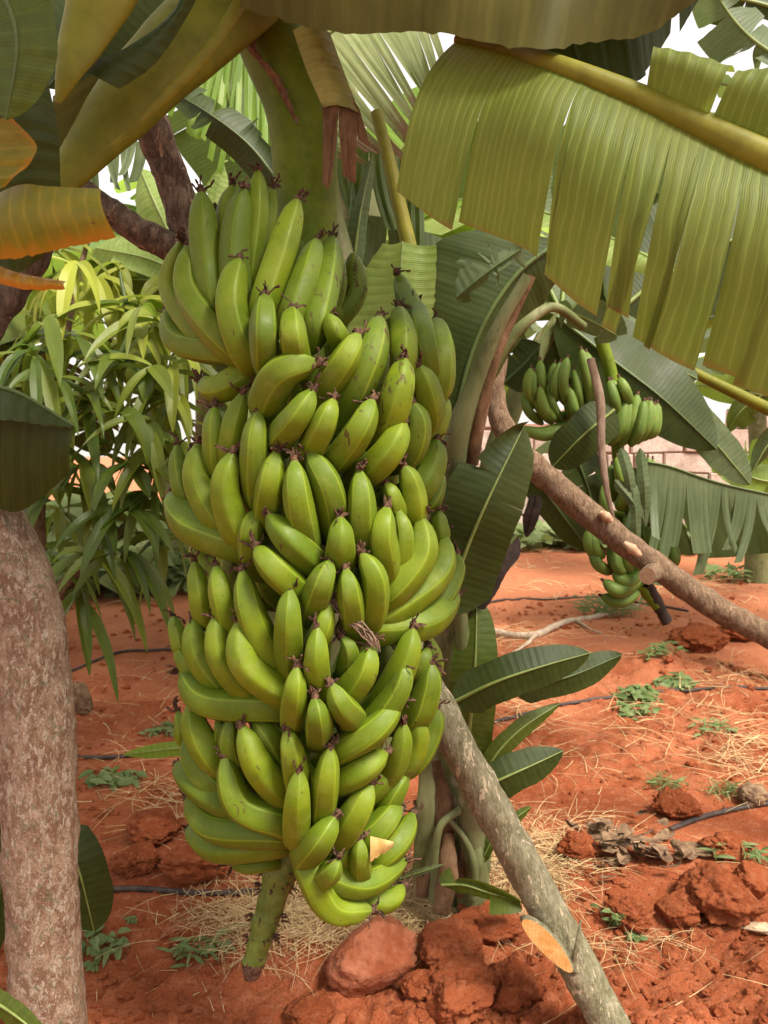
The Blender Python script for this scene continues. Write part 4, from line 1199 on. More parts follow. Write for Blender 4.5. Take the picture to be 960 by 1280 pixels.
# sawn stub low on the pole: short side limb cut off at a slant
mb = MB()
ax0, ax1 = P(706, 1216, dP - .004), P(664, 1166, dP - .085)
n0 = Vector((-.42, -.88, .18)).normalized()
line = [ax0.lerp(ax1, t) for t in np.linspace(0, 1, 12)]
cap_pts = []
seg = 24
dirv = P(712, 1212, dP - .06) - P(652, 1146, dP - .06)
long_ = dirv.normalized(); short_ = long_.cross(n0).normalized(); n0 = short_.cross(long_).normalized()
cface = P(684, 1181, dP - .060)
A_, B_ = dirv.length * .5, 13 * mpp(dP)
ring_f, ring_b, ring_m = [], [], []
for k in range(seg):
    a = 2 * PI * k / seg
    e = long_ * (math.cos(a) * A_) + short_ * (math.sin(a) * B_)
    jj = 1 + .05 * math.sin(3 * a + 1)
    ring_f.append(cface + e * jj)
    ring_m.append(cface + e * jj * 1.10 + Vector((.004, .012, -.003)))
    ring_b.append(P(712, 1204, dP + .01) + e * .72)
mb.add(ring_f + ring_m + ring_b, [(k, (k + 1) % seg, seg + (k + 1) % seg, seg + k) for k in range(seg)] + [(seg + k, seg + (k + 1) % seg, 2 * seg + (k + 1) % seg, 2 * seg + k) for k in range(seg)], 0)
mb.add(ring_f + [cface + n0 * .001], [((k + 1) % seg, k, seg) for k in range(seg)], 1)
st = mb.build('stub', [M['pole'], M['cut']], pole)
st['label'] = 'freshly sawn orange stub'
ptube(pole, 'bark_strip', [(716, 1210, dP - .05), (722, 1180, dP - .06), (726, 1150, dP - .055)], [5, 4, 1], 'pole', 12, 8, flat=.4, jag=.003, jfreq=60)

p2 = thing('prop_pole', 'bent brown pole slanting down to the right in front of the second bunch', 'prop pole', P(1300, 1050, 2.25))
ptube(p2, 'pole', [(632, 380, 2.36), (624, 440, 2.36), (618, 495, 2.35), (640, 552, 2.33), (700, 612, 2.32), (770, 670, 2.31), (840, 722, 2.29), (900, 762, 2.28), (980, 806, 2.27), (1150, 915, 2.26), (1400, 1090, 2.25)],
      [11, 13, 15.5, 17, 15.5, 15.5, 16.5, 18, 20, 22, 24], 'bark2', 120, 22, jag=.006, jfreq=24, seed=5)
ptube(p2, 'stub', [(820, 712, 2.29), (814, 717, 2.25), (809, 720, 2.225)], [13, 12, 11], 'bark2', 12, 16, jag=.002, jfreq=40, capmat=1, mats=[M['bark2'], M['cut2']])
ptube(p2, 'scar', [(800, 694, 2.25), (790, 686, 2.245), (780, 678, 2.25)], [3, 7, 3], 'cut2', 12, 10, jag=.002, jfreq=60)
ptube(p2, 'scar', [(764, 652, 2.262), (757, 645, 2.258), (750, 640, 2.264)], [3, 7, 3], 'cut2', 12, 10, jag=.003, jfreq=60)

tr = thing('tree_trunk', 'mottled pale tree trunk standing at the left edge', 'tree', G(75, 1330))
ptube(tr, 'trunk', [(86, 1480, 1.42), (66, 1350, 1.42), (58, 1240, 1.42), (52, 1100, 1.42), (48, 960, 1.42), (40, 840, 1.42), (22, 740, 1.42), (-14, 660, 1.42), (-60, 590, 1.42), (-80, 520, 1.43)],
      [52, 50, 48, 46, 46, 46, 46, 46, 44, 40], 'trunk', 120, 30, jag=.006, jfreq=16, seed=7)
ptube(tr, 'branch', [(-80, 530, 1.43), (-50, 455, 1.42), (-6, 392, 1.42), (24, 352, 1.43), (60, 290, 1.44), (72, 240, 1.45)], [26, 24, 21, 18, 15, 12], 'polebrown', 40, 18, jag=.006, jfreq=26, seed=8)

# ------------------------------------------------------------------ background banana plants
def far_plant(x, y, H, n, seed, label, mats=('green', 'bright', 'dark', 'grey'), Lmax=1.9, sprd=1.0):
    rg = random.Random(seed)
    z0 = hz(x, y)
    t = thing('banana_plant', label, 'banana plant', (x, y, z0), 'banana plants')
    mb = MB()
    lean = Vector((rg.uniform(-.2, .2), rg.uniform(-.1, .1), 0))
    pts = [Vector((x, y, z0)) + lean * (s * s) + Vector((0, 0, H * s)) for s in np.linspace(0, 1, 14)]
    tube(mb, pts, [.12 - .06 * i / 13 for i in range(14)], 14, jag=.01, jfreq=6)
    mb.build('pseudostem', M['pseudo'], t)
    top = pts[-1]
    for k in range(n):
        az = 2 * PI * (k / n) + rg.uniform(-.4, .4)
        L = Lmax * rg.uniform(.75, 1.1)
        el = rg.uniform(.5, 1.25)
        out = Vector((math.cos(az), math.sin(az), 0))
        mid = []
        for s in np.linspace(0, 1, 26):
            mid.append(top + out * (L * sprd * (s * math.cos(el) + .28 * s * s)) + Vector((0, 0, L * (s * math.sin(el) - .95 * s * s * (1.2 - .5 * math.sin(el))))))
        side = Vector((-math.sin(az), math.cos(az), 0))
        wd = rg.uniform(.22, .32)
        Le, Re = [], []
        for i, p in enumerate(mid):
            s = i / 25
            w = wd * wprof(max(0, (s - .12) / .88), 3.0) if s > .12 else .004
            dz = Vector((0, 0, -w * rg.uniform(.35, .5)))
            Le.append(p + side * w + dz); Re.append(p - side * w + dz)
        mm = rg.choice(mats)
        mb = MB()
        tc = [rg.randrange(4, 24) for _ in range(rg.randrange(3, 10))]
        tc2 = [rg.randrange(4, 24) for _ in range(rg.randrange(3, 10))]
        patch(mb, mid, Le, nt=5, tears=tc, seed=seed * 10 + k, gap=.4, curl=.06, ripple=.002)
        patch(mb, mid, Re, nt=5, tears=tc2, seed=seed * 10 + k + 5, gap=.4, curl=.06, ripple=.002)
        o = mb.build('leaf', M[mm], t)
        mb = MB(); tube(mb, mid, [.016 * (1 - .8 * i / 25) for i in range(26)], 7)
        mb.build('midrib', M['rib'], o)
    return t

far_plant(-2.05, 4.4, 1.9, 8, 201, 'banana plant in the left background behind the mango leaves')
far_plant(-.3, 3.9, 1.9, 9, 202, 'banana plant far behind the top of the big bunch', ('bright', 'green', 'pale', 'grey'))
far_plant(.3, 4.6, 2.0, 8, 203, 'banana plant far behind the big combed leaf', ('green', 'dark', 'grey'))
far_plant(3.1, 5.0, 1.7, 8, 204, 'banana plant in the right background near the stone wall', ('green', 'bright', 'grey'))
far_plant(-3.0, 6.0, 2.0, 8, 205, 'banana plant at the far left of the plot')
far_plant(-1.9, 7.2, 2.3, 8, 206, 'tall banana plant near the wall on the left', ('bright', 'green', 'pale'))
far_plant(.55, 7.6, 2.5, 8, 207, 'tall banana plant near the wall in the middle', ('green', 'grey', 'bright'))
far_plant(3.6, 7.4, 2.4, 8, 208, 'tall banana plant near the wall on the right', ('green', 'grey', 'bright'))

far_plant(-1.2, 5.3, 2.3, 9, 209, 'bright leaved banana plant in the left background behind the fork of the pole', ('bright', 'pale', 'green'))
far_plant(-.72, 4.5, 2.1, 9, 210, 'bright leaved banana plant directly behind the big bunch', ('bright', 'pale', 'green'))
far_plant(.1, 6.4, 2.6, 9, 211, 'tall bright banana plant far behind the peduncle', ('bright', 'pale', 'green'))
# traced leaves of the plant right behind the bunch top
bp = thing('banana_plant', 'banana plant close behind the bunch top with frayed pale leaves', 'banana plant', (0.02, 2.6, hz(.02, 2.6)), 'banana plants')
ptube(bp, 'pseudostem', [(470, 1060, 2.6), (480, 700, 2.6), (470, 420, 2.6), (440, 200, 2.55), (400, 20, 2.5)], [36, 32, 28, 26, 22], 'pseudo', 30, 14)
leaf(bp, [(352, 232, 2.3), (310, 180, 2.3), (255, 138, 2.3), (196, 104, 2.35)], 26, 'dark', 'rib_green', .4, .4, 2, 34, 6, 111, 'dark slit leaf left of the stalk', gap=.5)
edge_leaf(bp, [(255, 18, 2.5), (300, 10, 2.5), (350, 30, 2.5)], [[(222, 150, 2.4), (290, 205, 2.4), (352, 225, 2.4)]], 'bright', 'rib', (3, 2), 60, 10, [tuple(range(3, 60, 4))], 113, 'backlit leaf combed into narrow strips', gap=.45, curl=.05)
edge_leaf(bp, [(235, 30, 2.55), (300, 0, 2.55), (360, 10, 2.55)], [[(236, 110, 2.45), (300, 150, 2.45), (355, 190, 2.45)]], 'pale', 'rib', None, 40, 8, [tuple(range(2, 40, 3))], 114, gap=.7, curl=.05)
edge_leaf(bp, [(372, 170, 2.2), (380, 90, 2.2), (430, 30, 2.2), (540, 20, 2.2)], [[(430, 206, 2.05), (478, 200, 2.04), (530, 172, 2.04), (566, 104, 2.06)]], 'paledry', 'rib', (3, 2), 70, 12, [tuple(range(3, 70, 4))], 115, 'pale frayed leaf with brown withered tips', gap=.22, curl=.03, endj=.2, ripple=.004)
ptube(bp, 'petiole', [(470, 140, 1.95), (486, 200, 1.94), (500, 260, 1.93), (514, 320, 1.92)], [7, 8, 9, 10], 'petiole', 24, 12)
leaf(bp, [(440, 350, 1.9), (450, 270, 1.9), (466, 194, 1.92)], 11, 'grey', 'rib', .9, .9, 2, 24, 0, 117, 'rolled grey-green young leaf', sharp=2)
edge_leaf(bp, [(420, 190, 2.3), (470, 180, 2.3), (530, 200, 2.3)], [[(416, 300, 2.25), (470, 300, 2.25), (530, 320, 2.25)]], 'green', 'rib', None, 40, 14, [(8, 15, 22, 30)], 119, gap=.3, curl=.08, ripple=.008)
edge_leaf(bp, [(410, 280, 2.35), (470, 270, 2.35), (560, 300, 2.35)], [[(400, 360, 2.3), (470, 380, 2.3), (570, 400, 2.3)]], 'grey', 'rib', None, 40, 10, [(10, 20, 30)], 120, gap=.3, curl=.06)
# bright folded leaf by the second hand
edge_leaf(bp, [(503, 302, 1.80), (500, 345, 1.79), (496, 420, 1.8)], [[(478, 304, 1.83), (452, 345, 1.84), (430, 430, 1.85)], [(546, 306, 1.83), (545, 345, 1.83), (540, 420, 1.83)]], 'pale', 'rib', (1.2, 1.2), 24, 10, [(), ()], 121, 'bright pale folded leaf beside the upper bananas', sag=(0, .02, 0), edgej=.06, ripple=.0002)
# big dark green leaf behind, right of the bunch
edge_leaf(bp, [(700, 300, 2.05), (640, 350, 2.03), (590, 440, 2.02), (552, 600, 2.04)], [[(600, 285, 2.1), (540, 310, 2.1), (516, 400, 2.1), (520, 560, 2.1)], [(700, 345, 2.1), (668, 400, 2.12), (622, 470, 2.12), (575, 600, 2.1)]], 'dark', 'rib_green', (3, 2), 40, 12, [(), ()], 123, 'large dark green leaf right of the bunch', sag=(0, -.01, 0))
leaf(bp, [(650, 312, 1.9), (610, 340, 1.9), (570, 372, 1.92)], 24, 'grey', 'rib_green', .5, .5, 1.5, 24, 8, 125, 'small frayed leaf under the combed leaf', gap=.8, curl=.05)
leaf(bp, [(385, 300, 3.1), (330, 190, 3.1), (262, 80, 3.1), (215, -30, 3.1)], 85, 'green', 'rib', .3, .3, 3, 30, 3, 211, gap=.2)
leaf(bp, [(400, 280, 3.2), (360, 150, 3.2), (350, 40, 3.2), (360, -60, 3.2)], 70, 'bright', 'rib', .3, .3, 3, 30, 3, 212, gap=.2)
leaf(bp, [(420, 300, 3.2), (470, 220, 3.2), (540, 150, 3.2), (600, 100, 3.2)], 60, 'bright', 'rib', .3, .3, 3, 30, 4, 213, gap=.2)
# left-hand pale leaves
lp = thing('banana_plant', 'pale green banana plant seen between the forked pole arms', 'banana plant', (-.75, 3.0, hz(-.75, 3.0)), 'banana plants')
ptube(lp, 'pseudostem', [(350, 980, 3.0), (345, 600, 3.0), (300, 430, 3.0), (230, 335, 3.0)], [26, 24, 20, 8], 'pseudo', 20, 12)
leaf(lp, [(226, 330, 2.9), (210, 290, 2.9), (192, 250, 2.9), (174, 208, 2.95)], 34, 'pale', 'rib', .3, .3, 3, 24, 1, 131, gap=.1, sharp=4)
leaf(lp, [(224, 340, 2.9), (180, 322, 2.9), (120, 310, 2.95)], 24, 'pale', 'rib', .3, .3, 2, 24, 1, 133, gap=.1)
leaf(lp, [(222, 350, 3.0), (180, 350, 3.0), (130, 345, 3.0)], 20, 'green', 'rib', .3, .3, 2, 24, 4, 135)
edge_leaf(lp, [(118, 170, 2.6), (150, 172, 2.6), (186, 180, 2.6)], [[(122, 236, 2.58), (150, 244, 2.58), (180, 236, 2.58)]], 'grey', 'rib', None, 30, 8, [(5, 9, 14, 18, 23)], 137, 'frayed grey leaf end hanging between the petioles', gap=.5, curl=.04, endj=.3)
edge_leaf(lp, [(90, 190, 2.6), (120, 170, 2.6)], [[(100, 240, 2.58), (124, 236, 2.58)]], 'dark', 'rib', None, 16, 8, [()], 138)
leaf(lp, [(236, 330, 2.95), (262, 270, 2.95), (280, 200, 2.95)], 26, 'pale', 'rib', .3, .3, 2, 24, 3, 139)

# right-hand plant carrying the second bunch
rp = thing('banana_plant', 'banana plant on the right with drooping torn leaves and a second bunch', 'banana plant', (.34, 3.0, hz(.34, 3.0)), 'banana plants')
ptube(rp, 'pseudostem', [(588, 960, 3.0), (586, 860, 3.0), (592, 720, 3.0), (622, 560, 3.05), (672, 440, 3.05), (705, 392, 3.05)], [22, 20, 19, 17, 13, 9], 'pseudo', 30, 14)
leaf(rp, [(696, 396, 3.0), (760, 446, 2.95), (830, 500, 2.9), (896, 562, 2.9)], 52, 'dark', 'rib_green', .2, .4, 3, 34, 0, 141, 'broad dark leaf arching over the second bunch', sharp=2.2, base=.25)
leaf(rp, [(735, 400, 3.05), (790, 430, 3.0), (872, 474, 3.0)], 30, 'grey', 'rib', .2, .3, 2.6, 30, 0, 143, sharp=3)
leaf(rp, [(690, 420, 3.1), (730, 470, 3.1), (775, 520, 3.1)], 46, 'dark', 'rib_green', .2, .3, 2, 24, 0, 145)
leaf(rp, [(850, 505, 2.95), (895, 555, 2.94), (938, 606, 2.94)], 24, 'grey', 'rib', .2, .2, 2, 24, 0, 147, 'pale grey leaf underside at the tip of the dark leaf', sharp=3)
ptube(rp, 'petiole', [(860, 462, 3.05), (900, 482, 3.05), (970, 516, 3.05)], [6, 7, 8], 'petiole2', 16, 10)
edge_leaf(rp, [(796, 576, 2.72), (812, 578, 2.70), (840, 584, 2.7), (900, 604, 2.7), (1000, 626, 2.7)], [[(800, 690, 2.68), (816, 706, 2.67), (846, 716, 2.66), (890, 710, 2.66), (1000, 696, 2.66)]],
          'grey', 'rib_green', (1.4, 1.4), 80, 14, [tearpos(80, (.08, .14, .2, .27, .33, .45, .53, .58, .63, .7, .76, .86))], 149, 'torn leaf hanging in strips', gap=.5, curl=.09, endj=.3, t0=.02)
edge_leaf(rp, [(740, 584, 3.02), (840, 590, 3.0), (1000, 632, 2.98)], [[(800, 690, 3.0), (870, 700, 2.98), (1000, 690, 2.98)]], 'dark', 'rib_green', None, 40, 8, [(14, 24, 30)], 151, gap=.15, curl=.03)
leaf(rp, [(768, 512, 2.68), (728, 545, 2.66), (690, 584, 2.7)], 27, 'dark', 'rib', .2, .2, 2, 24, 0, 153, 'folded dark leaf across the second bunch', sharp=4)
for q_, (a_, b_) in enumerate([((776, 560), (790, 632)), ((786, 585), (796, 690)), ((768, 600), (808, 656)), ((800, 560), (806, 660))]):
    leaf(rp, [(a_[0], a_[1], 2.62), ((a_[0] + b_[0]) / 2 + 3, (a_[1] + b_[1]) / 2, 2.6), (b_[0], b_[1], 2.62)], 7, 'grey', 'rib_green', .5, .5, 0, 16, 0, 195 + q_, name='leaf_strip')
leaf(rp, [(664, 590, 2.9), (700, 640, 2.9), (738, 690, 2.95)], 22, 'dark', 'rib_green', .3, .3, 2, 24, 0, 155)
leaf(rp, [(716, 560, 3.05), (735, 610, 3.05), (748, 660, 3.05)], 26, 'dark', 'rib_green', .2, .2, 2, 24, 4, 157)
leaf(rp, [(672, 618, 2.9), (664, 645, 2.9), (658, 672, 2.92)], 9, 'darkdry', 'darkdry', .2, .2, 1.5, 18, 0, 159, 'blackened dead leaf scrap')
leaf(rp, [(700, 385, 2.6), (740, 402, 2.6), (772, 420, 2.62)], 22, 'grey', 'rib', .3, .3, 2, 22, 2, 161)
leaf(rp, [(628, 480, 2.9), (655, 455, 2.9), (676, 430, 2.9)], 26, 'dark', 'rib_green', .3, .3, 2, 22, 2, 163)

leaf(rp, [(700, 396, 3.2), (716, 300, 3.3), (770, 190, 3.3), (850, 110, 3.3)], 80, 'green', 'rib', .3, .3, 3, 30, 3, 191, gap=.2)
leaf(rp, [(705, 400, 3.2), (650, 280, 3.3), (600, 160, 3.3), (570, 60, 3.3)], 70, 'green', 'rib', .3, .3, 3, 30, 3, 192, gap=.2)
leaf(rp, [(760, 400, 3.2), (850, 330, 3.25), (950, 290, 3.3), (1060, 280, 3.3)], 80, 'dark', 'rib', .3, .3, 3, 30, 3, 193, gap=.2)
leaf(rp, [(740, 380, 3.4), (800, 260, 3.4), (900, 200, 3.4), (1020, 180, 3.4)], 80, 'green', 'rib', .3, .3, 3, 30, 3, 194, gap=.2)
rq = thing('banana_plant', 'banana plant at the right edge with bright yellow-green leaves', 'banana plant', (2.1, 4.2, hz(2.1, 4.2)), 'banana plants')
ptube(rq, 'pseudostem', [(1010, 860, 4.1), (1005, 640, 4.1), (995, 420, 4.1)], [26, 22, 18], 'pseudo', 20, 12)
leaf(rq, [(990, 560, 3.8), (945, 575, 3.8), (890, 590, 3.85)], 26, 'bright', 'rib', .3, .3, 2, 24, 4, 171)
leaf(rq, [(990, 500, 3.8), (930, 490, 3.8), (850, 478, 3.85)], 20, 'bright', 'rib', .3, .3, 2, 24, 2, 173)
leaf(rq, [(990, 470, 3.8), (930, 510, 3.8), (905, 545, 3.85)], 20, 'green', 'rib', .3, .3, 2, 24, 2, 175)
leaf(rq, [(1010, 520, 3.6), (965, 550, 3.6), (940, 590, 3.6)], 16, 'dark', 'rib', .3, .3, 2, 24, 2, 177)
leaf(rq, [(1000, 600, 3.7), (950, 600, 3.7), (880, 570, 3.75)], 20, 'bright', 'rib', .3, .3, 2, 24, 3, 179)
leaf(rq, [(1000, 430, 3.7), (950, 440, 3.7), (880, 460, 3.75)], 26, 'green', 'rib', .3, .3, 2, 24, 4, 181)
# leaves against the sky in the top right corner
leaf(rq, [(1000, 90, 3.2), (930, 40, 3.2), (880, -30, 3.2)], 26, 'grey', 'rib', .3, .3, 3, 24, 6, 183, 'frayed leaf against the sky', gap=.6, curl=.08)
leaf(rq, [(1000, 20, 3.4), (930, 0, 3.4), (850, -10, 3.4)], 24, 'dark', 'rib', .3, .3, 3, 24, 6, 185, gap=.6, curl=.08)
leaf(rq, [(935, 110, 3.3), (880, 105, 3.3), (820, 130, 3.3)], 12, 'pale', 'rib', .3, .3, 2, 20, 2, 187)

# second bunch
b2 = thing('banana_bunch', 'smaller shaded bunch of green bananas hanging on the right behind the bent pole', 'banana bunch', P(833, 778, 2.84))
ptube(b2, 'stalk', [(750, 420, 2.84), (766, 480, 2.84), (776, 600, 2.84), (798, 720, 2.84), (822, 758, 2.84)], [8, 8, 8, 8, 7], 'stalk', 30, 12)
ptube(b2, 'rachis', [(798, 715, 2.84), (815, 742, 2.84), (834, 778, 2.84)], [8, 8, 7], 'darkdry', 20, 12, jag=.006, jfreq=50)
ptube(b2, 'bract', [(738, 448, 2.63), (750, 500, 2.62), (752, 560, 2.62), (758, 610, 2.62), (766, 645, 2.63)], [5, 6, 5, 4.5, 2.5], 'pinkdry', 26, 10, flat=.5)
H2 = [
 [((664, 467), (660, 485), (668, 510), 11), ((676, 458), (676, 478), (682, 505), 12), ((693, 461), (688, 482), (692, 505), 11), ((709, 455), (703, 478), (708, 505), 13), ((728, 447), (736, 478), (738, 512), 14),
  ((657, 495), (661, 514), (678, 530), 11), ((671, 489), (675, 510), (690, 529), 12), ((688, 487), (691, 508), (703, 529), 11), ((709, 492), (711, 510), (716, 528), 11), ((719, 469), (722, 490), (727, 516), 11),
  ((654, 536), (676, 542), (706, 533), 14)],
 [((763, 482), (768, 500), (772, 522), 13), ((776, 477), (782, 490), (788, 508), 13), ((779, 506), (774, 532), (762, 556), 16), ((794, 502), (790, 530), (776, 557), 15), ((803, 509), (800, 535), (788, 557), 14), ((811, 508), (808, 532), (796, 554), 13), ((816, 512), (815, 535), (803, 550), 12)],
 [((765, 587), (764, 605), (767, 626), 11), ((772, 577), (774, 595), (778, 614), 11), ((780, 607), (780, 622), (772, 636), 14), ((779, 567), (783, 580), (786, 596), 10), ((811, 578), (813, 598), (816, 618), 9), ((760, 640), (764, 650), (772, 660), 12), ((788, 610), (790, 628), (794, 645), 11), ((756, 612), (756, 632), (762, 652), 12), ((748, 636), (750, 652), (758, 668), 13), ((768, 655), (770, 672), (776, 690), 13), ((784, 648), (786, 664), (790, 682), 13)],
 [((736, 668), (738, 685), (750, 700), 14), ((742, 690), (748, 706), (764, 716), 14), ((764, 690), (768, 706), (776, 722), 13), ((780, 688), (784, 704), (788, 722), 13), ((806, 660), (810, 676), (812, 694), 12), ((822, 676), (824, 694), (822, 712), 14), ((836, 682), (838, 696), (834, 714), 12), ((795, 670), (798, 686), (800, 704), 13)],
 [((760, 726), (772, 738), (796, 728), 16), ((758, 744), (774, 752), (798, 740), 15), ((770, 716), (780, 726), (796, 720), 14)],
]
rg = random.Random(14)
for H in H2:
    cy = sum(f[2][1] for f in H) / len(H); cx = sum(f[2][0] for f in H) / len(H)
    mb = MB(); tube(mb, [P(cx - 14, cy, 2.84), P(cx, cy + 4, 2.82), P(cx + 14, cy, 2.84), P(778, cy + 6, 2.84)], [.022, .024, .022, .022], 10)
    hd = mb.build('hand', M['stalk'], b2)
    for (t, m_, b_, w) in H + [((a_[0] + rg.uniform(3, 7), a_[1] + rg.uniform(-4, 6)), (q_[0] + rg.uniform(3, 7), q_[1] + 2), (c_[0] + 4, c_[1] - 4), w_) for (a_, q_, c_, w_) in H[::2]]:
        t = (t[0] + (t[0] - b_[0]) * .16, t[1] + (t[1] - b_[1]) * .16)
        finger(hd, t, m_, b_, w * 1.16, rg, rg.uniform(-.025, .025), 'banana_far', 2.76)

# ------------------------------------------------------------------ mango tree
mg = thing('mango_tree', 'leafy mango tree with long drooping leaves left of the bunch', 'tree', G(40, 900))
dM = 2.5
ptube(mg, 'trunk', [(20, 940, 2.6), (30, 830, 2.58), (60, 760, 2.55), (110, 700, 2.5)], [14, 12, 10, 8], 'bark2', 24, 12, jag=.003, jfreq=30)
ptube(mg, 'branch', [(110, 700, 2.5), (165, 648, 2.46), (186, 602, 2.45), (205, 520, 2.45), (222, 470, 2.46)], [6, 5, 4, 3, 2], 'rib_green', 24, 8)
ptube(mg, 'branch', [(60, 760, 2.55), (50, 640, 2.55), (70, 500, 2.6), (90, 380, 2.65), (110, 300, 2.7)], [9, 7, 6, 5, 3], 'bark2', 24, 8)
ptube(mg, 'branch', [(70, 520, 2.6), (120, 480, 2.55), (160, 420, 2.55), (150, 340, 2.6)], [5, 4, 4, 2], 'rib_green', 24, 8)
mb = MB(); rg = random.Random(33)
def mango_leaf(mb, p, d, L, w, droop, var, rg):
    d = Vector(d).normalized()
    side = d.cross(Vector((rg.uniform(-.4, .4), -.6, .8))).normalized()
    ms, l, r = [], [], []
    q = Vector(p)
    n = 10
    for i in range(n + 1):
        s = i / n
        ms.append(q.copy())
        ww = w * (math.sin(PI * min(1, s * .93 + .05)) ** .8) * (1 - .25 * s)
        up = side.cross(d).normalized()
        l.append(q + side * ww + up * ww * .35); r.append(q - side * ww + up * ww * .35)
        d = (d + Vector((0, 0, -droop / n))).normalized()
        q = q + d * (L / n)
    patch(mb, ms, l, nt=3, seed=rg.randrange(999), ripple=.0, var=var)
    patch(mb, ms, r, nt=3, seed=rg.randrange(999), ripple=.0, var=var)
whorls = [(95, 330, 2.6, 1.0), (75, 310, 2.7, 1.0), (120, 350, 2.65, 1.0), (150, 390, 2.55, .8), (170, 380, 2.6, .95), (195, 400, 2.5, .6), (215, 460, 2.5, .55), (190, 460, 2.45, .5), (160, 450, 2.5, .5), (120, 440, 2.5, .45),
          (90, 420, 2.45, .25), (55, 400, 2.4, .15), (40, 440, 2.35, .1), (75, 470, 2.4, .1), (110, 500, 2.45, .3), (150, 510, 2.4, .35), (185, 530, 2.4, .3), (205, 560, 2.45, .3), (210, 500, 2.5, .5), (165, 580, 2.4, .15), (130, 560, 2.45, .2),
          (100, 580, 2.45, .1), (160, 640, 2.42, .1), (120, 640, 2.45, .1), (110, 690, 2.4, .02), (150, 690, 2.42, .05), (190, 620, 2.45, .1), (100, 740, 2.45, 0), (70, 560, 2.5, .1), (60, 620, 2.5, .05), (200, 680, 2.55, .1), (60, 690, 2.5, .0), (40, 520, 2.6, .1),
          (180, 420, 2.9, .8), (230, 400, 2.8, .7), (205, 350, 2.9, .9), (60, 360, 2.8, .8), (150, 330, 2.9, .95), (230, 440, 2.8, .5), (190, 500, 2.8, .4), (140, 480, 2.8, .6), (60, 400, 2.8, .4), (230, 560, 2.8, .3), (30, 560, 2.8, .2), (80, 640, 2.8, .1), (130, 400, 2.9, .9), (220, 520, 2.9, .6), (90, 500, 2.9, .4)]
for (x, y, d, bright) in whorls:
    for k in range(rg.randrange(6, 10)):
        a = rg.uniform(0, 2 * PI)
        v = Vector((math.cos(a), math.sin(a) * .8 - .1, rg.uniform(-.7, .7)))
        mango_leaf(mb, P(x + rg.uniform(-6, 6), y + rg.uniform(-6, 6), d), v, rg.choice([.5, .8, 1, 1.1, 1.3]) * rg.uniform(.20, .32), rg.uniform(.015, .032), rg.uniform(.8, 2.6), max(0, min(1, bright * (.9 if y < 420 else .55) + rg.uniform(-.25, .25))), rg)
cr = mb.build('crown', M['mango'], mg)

# ------------------------------------------------------------------ weeds and shrubs
def weed(px, py, size, n, seed, label, upright=.5, wid=.16, var=.3, cat='weed', name='weed'):
    rg = random.Random(seed)
    g = G(px, py)
    mb = MB()
    for k in range(n):
        a = rg.uniform(0, 2 * PI)
        el = rg.uniform(.1, upright)
        off = Vector((max(-1.6, min(1.6, rg.gauss(0, 1))), max(-1, min(1, rg.gauss(0, .6))), 0)) * size * (.42 if n > 18 else .12)
        p = Vector((g.x + off.x, g.y + off.y, 0)); p.z = hz(p.x, p.y) + .002
        st = Vector((rg.uniform(-.5, .5), rg.uniform(-.5, .5), 1)) * size * rg.uniform(.05, .45) * upright
        d = Vector((math.cos(a), math.sin(a), el))
        tube(mb, [p, p + st * .6, p + st], [.0012, .001, .0008], 4, var=var)
        mango_leaf(mb, p + st, d, size * rg.uniform(.3, .6), size * wid * rg.uniform(.5, 1), rg.uniform(.2, 1.0), max(0, min(1, var + rg.uniform(-.3, .3))), rg)
    o = mb.build(name, M['weed'])
    tag(o, label, cat, 'small weeds on the red soil')
W = [
 (140, 976, .13, 60, 'bright green creeping weed just right of the mottled trunk', .3, .12, .3),
 (205, 915, .12, 45, 'pale green weed in the far soil left of the bunch', .4, .10, .6),
 (255, 1196, .10, 46, 'feathery weed between the hanging stalk end and the straw', .5, .07, .4),
 (120, 1192, .09, 30, 'small weed beside the base of the mottled trunk', .5, .16, .3),
 (115, 1222, .05, 14, 'tiny weed seedling below the weed at the trunk base', .5, .16, .3),
 (165, 1165, .04, 12, 'tiny pale seedling left of the feathery weed', .5, .16, .5),
 (800, 872, .14, 70, 'dense grey-green creeping weed by the black hose', .5, .13, .25),
 (845, 858, .16, 60, 'bright green weed mat right of the creeping weed', .3, .12, .35),
 (790, 895, .12, 40, 'grey weed below the black hose', .4, .12, .3),
 (890, 915, .12, 34, 'sparse greyish weed in open soil on the right', .5, .07, .5),
 (832, 985, .10, 60, 'fine grey tufted weed in the middle of the open soil', .9, .03, .7),
 (905, 995, .10, 60, 'fine dark grey tuft beside the dark grey stone', .9, .03, .5),
 (765, 1170, .09, 12, 'upright green seedling in front of the spoil heap', 1.0, .13, .1),
 (930, 1075, .11, 40, 'green weed on top of the spoil heap at the right edge', .8, .05, .3),
 (760, 775, .30, 90, 'grey-green spindly weed beside the fallen branch', 1.0, .05, .6),
 (820, 820, .14, 40, 'small green weed above the creeping weed', .8, .08, .2),
 (795, 1195, .06, 12, 'flat seedling lying in the straw before the spoil heap', .3, .13, .2),
 (905, 730, .30, 60, 'weed under the torn leaf at the right', 1.0, .08, .3),
 (700, 850, .12, 20, 'weed behind the broad sucker leaf', .8, .06, .3),
 (245, 1060, .09, 16, 'wilted weed left of the lowest bananas', .5, .14, .7),
]
for i, (x, y, s, n, lab, up, wd, vr) in enumerate(W):
    weed(x, y, s, n, 300 + i, lab, up, wd, vr)
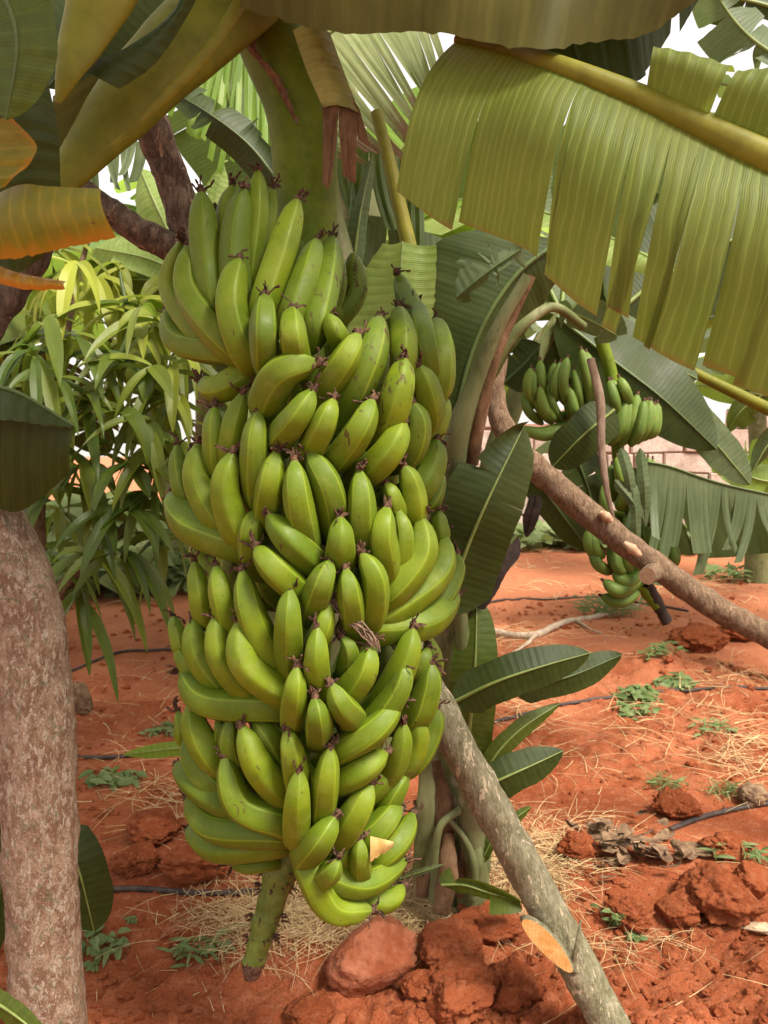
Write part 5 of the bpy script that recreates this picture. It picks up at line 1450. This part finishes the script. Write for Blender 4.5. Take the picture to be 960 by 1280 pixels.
S = [(690, 684, .5, 90, 'pale broad-leaved plant at the foot of the wall near the sucker'), (740, 690, .5, 80, 'pale broad-leaved plant at the foot of the wall under the second bunch'),
     (640, 690, .5, 80, 'yellowish plant at the wall foot right behind the sucker leaf'), (200, 745, .6, 90, 'dry pale bush in the far field left of the bunch'),
     (140, 735, .6, 90, 'dry pale bush in the far field below the mango leaves'), (880, 690, .5, 80, 'green plant at the foot of the wall behind the torn leaf'), (600, 700, .5, 60, 'low plant at the wall foot hidden by the banana stem'), (80, 740, .6, 80, 'dry pale bush in the far field behind the mottled trunk'), (175, 704, 1.1, 110, 'tall pale bush far back, seen below the mango leaves'), (245, 706, 1.1, 100, 'tall pale bush far back, just left of the big bunch'), (100, 704, 1.1, 100, 'tall pale bush far back, above the mottled trunk'), (40, 706, 1.1, 90, 'tall pale bush far back behind the dark folded leaf')]
for i, (x, y, s, n, lab) in enumerate(S):
    weed(x, y, s, n, 400 + i, lab, 1.0, .22, .75, 'shrub', 'shrub')

# ------------------------------------------------------------------ light
w = bpy.data.worlds.new("World"); sc.world = w; w.use_nodes = True
nt = w.node_tree
bg = nt.nodes['Background']
sky = nt.nodes.new('ShaderNodeTexSky'); sky.sky_type = 'NISHITA'; sky.sun_disc = False
SUN_EL, SUN_AZ = math.radians(54), math.radians(136)      # azimuth from +Y towards +X
sky.sun_elevation = SUN_EL; sky.sun_rotation = SUN_AZ
sky.air_density = 1.0; sky.dust_density = 4.0; sky.ozone_density = 1.0
hs = nt.nodes.new('ShaderNodeHueSaturation'); hs.inputs['Saturation'].default_value = .22   # thin white overcast
nt.links.new(sky.outputs[0], hs.inputs['Color'])
cl_n = noise_(nt, 2.2, 5)
cl_v = ramp(nt, cl_n, .3, .7, .86, 1.12)
cm = nt.nodes.new('ShaderNodeMix'); cm.data_type = 'RGBA'; cm.inputs[0].default_value = .75
nt.links.new(hs.outputs[0], cm.inputs[6]); cm.inputs[7].default_value = (5.9, 5.6, 5.1, 1)
vm = nt.nodes.new('ShaderNodeVectorMath'); vm.operation = 'SCALE'
nt.links.new(cm.outputs[2], vm.inputs[0]); nt.links.new(cl_v, vm.inputs['Scale'])
nt.links.new(vm.outputs[0], bg.inputs[0]); bg.inputs[1].default_value = .10
sd = bpy.data.lights.new('sun', 'SUN'); so = bpy.data.objects.new('sun', sd); COL.objects.link(so)
sd.energy = 3.4; sd.angle = math.radians(18); sd.color = (1, .93, .80)
dirs = Vector((math.sin(SUN_AZ) * math.cos(SUN_EL), math.cos(SUN_AZ) * math.cos(SUN_EL), math.sin(SUN_EL)))
so.rotation_euler = dirs.to_track_quat('Z', 'Y').to_euler()
so.location = (0, 0, 8)

sc.view_settings.view_transform = 'Standard'
sc.view_settings.look = 'None'
sc.view_settings.exposure = 1.28
sc.view_settings.gamma = 1
sc.view_settings.use_curve_mapping = False
sc.render.engine = 'CYCLES'
sc.cycles.use_denoising = True
try:
    sc.cycles.denoiser = 'OPENIMAGEDENOISE'
    sc.cycles.denoising_input_passes = 'RGB_ALBEDO_NORMAL'
except Exception:
    pass
sc.cycles.max_bounces = 8
sc.cycles.transparent_max_bounces = 8
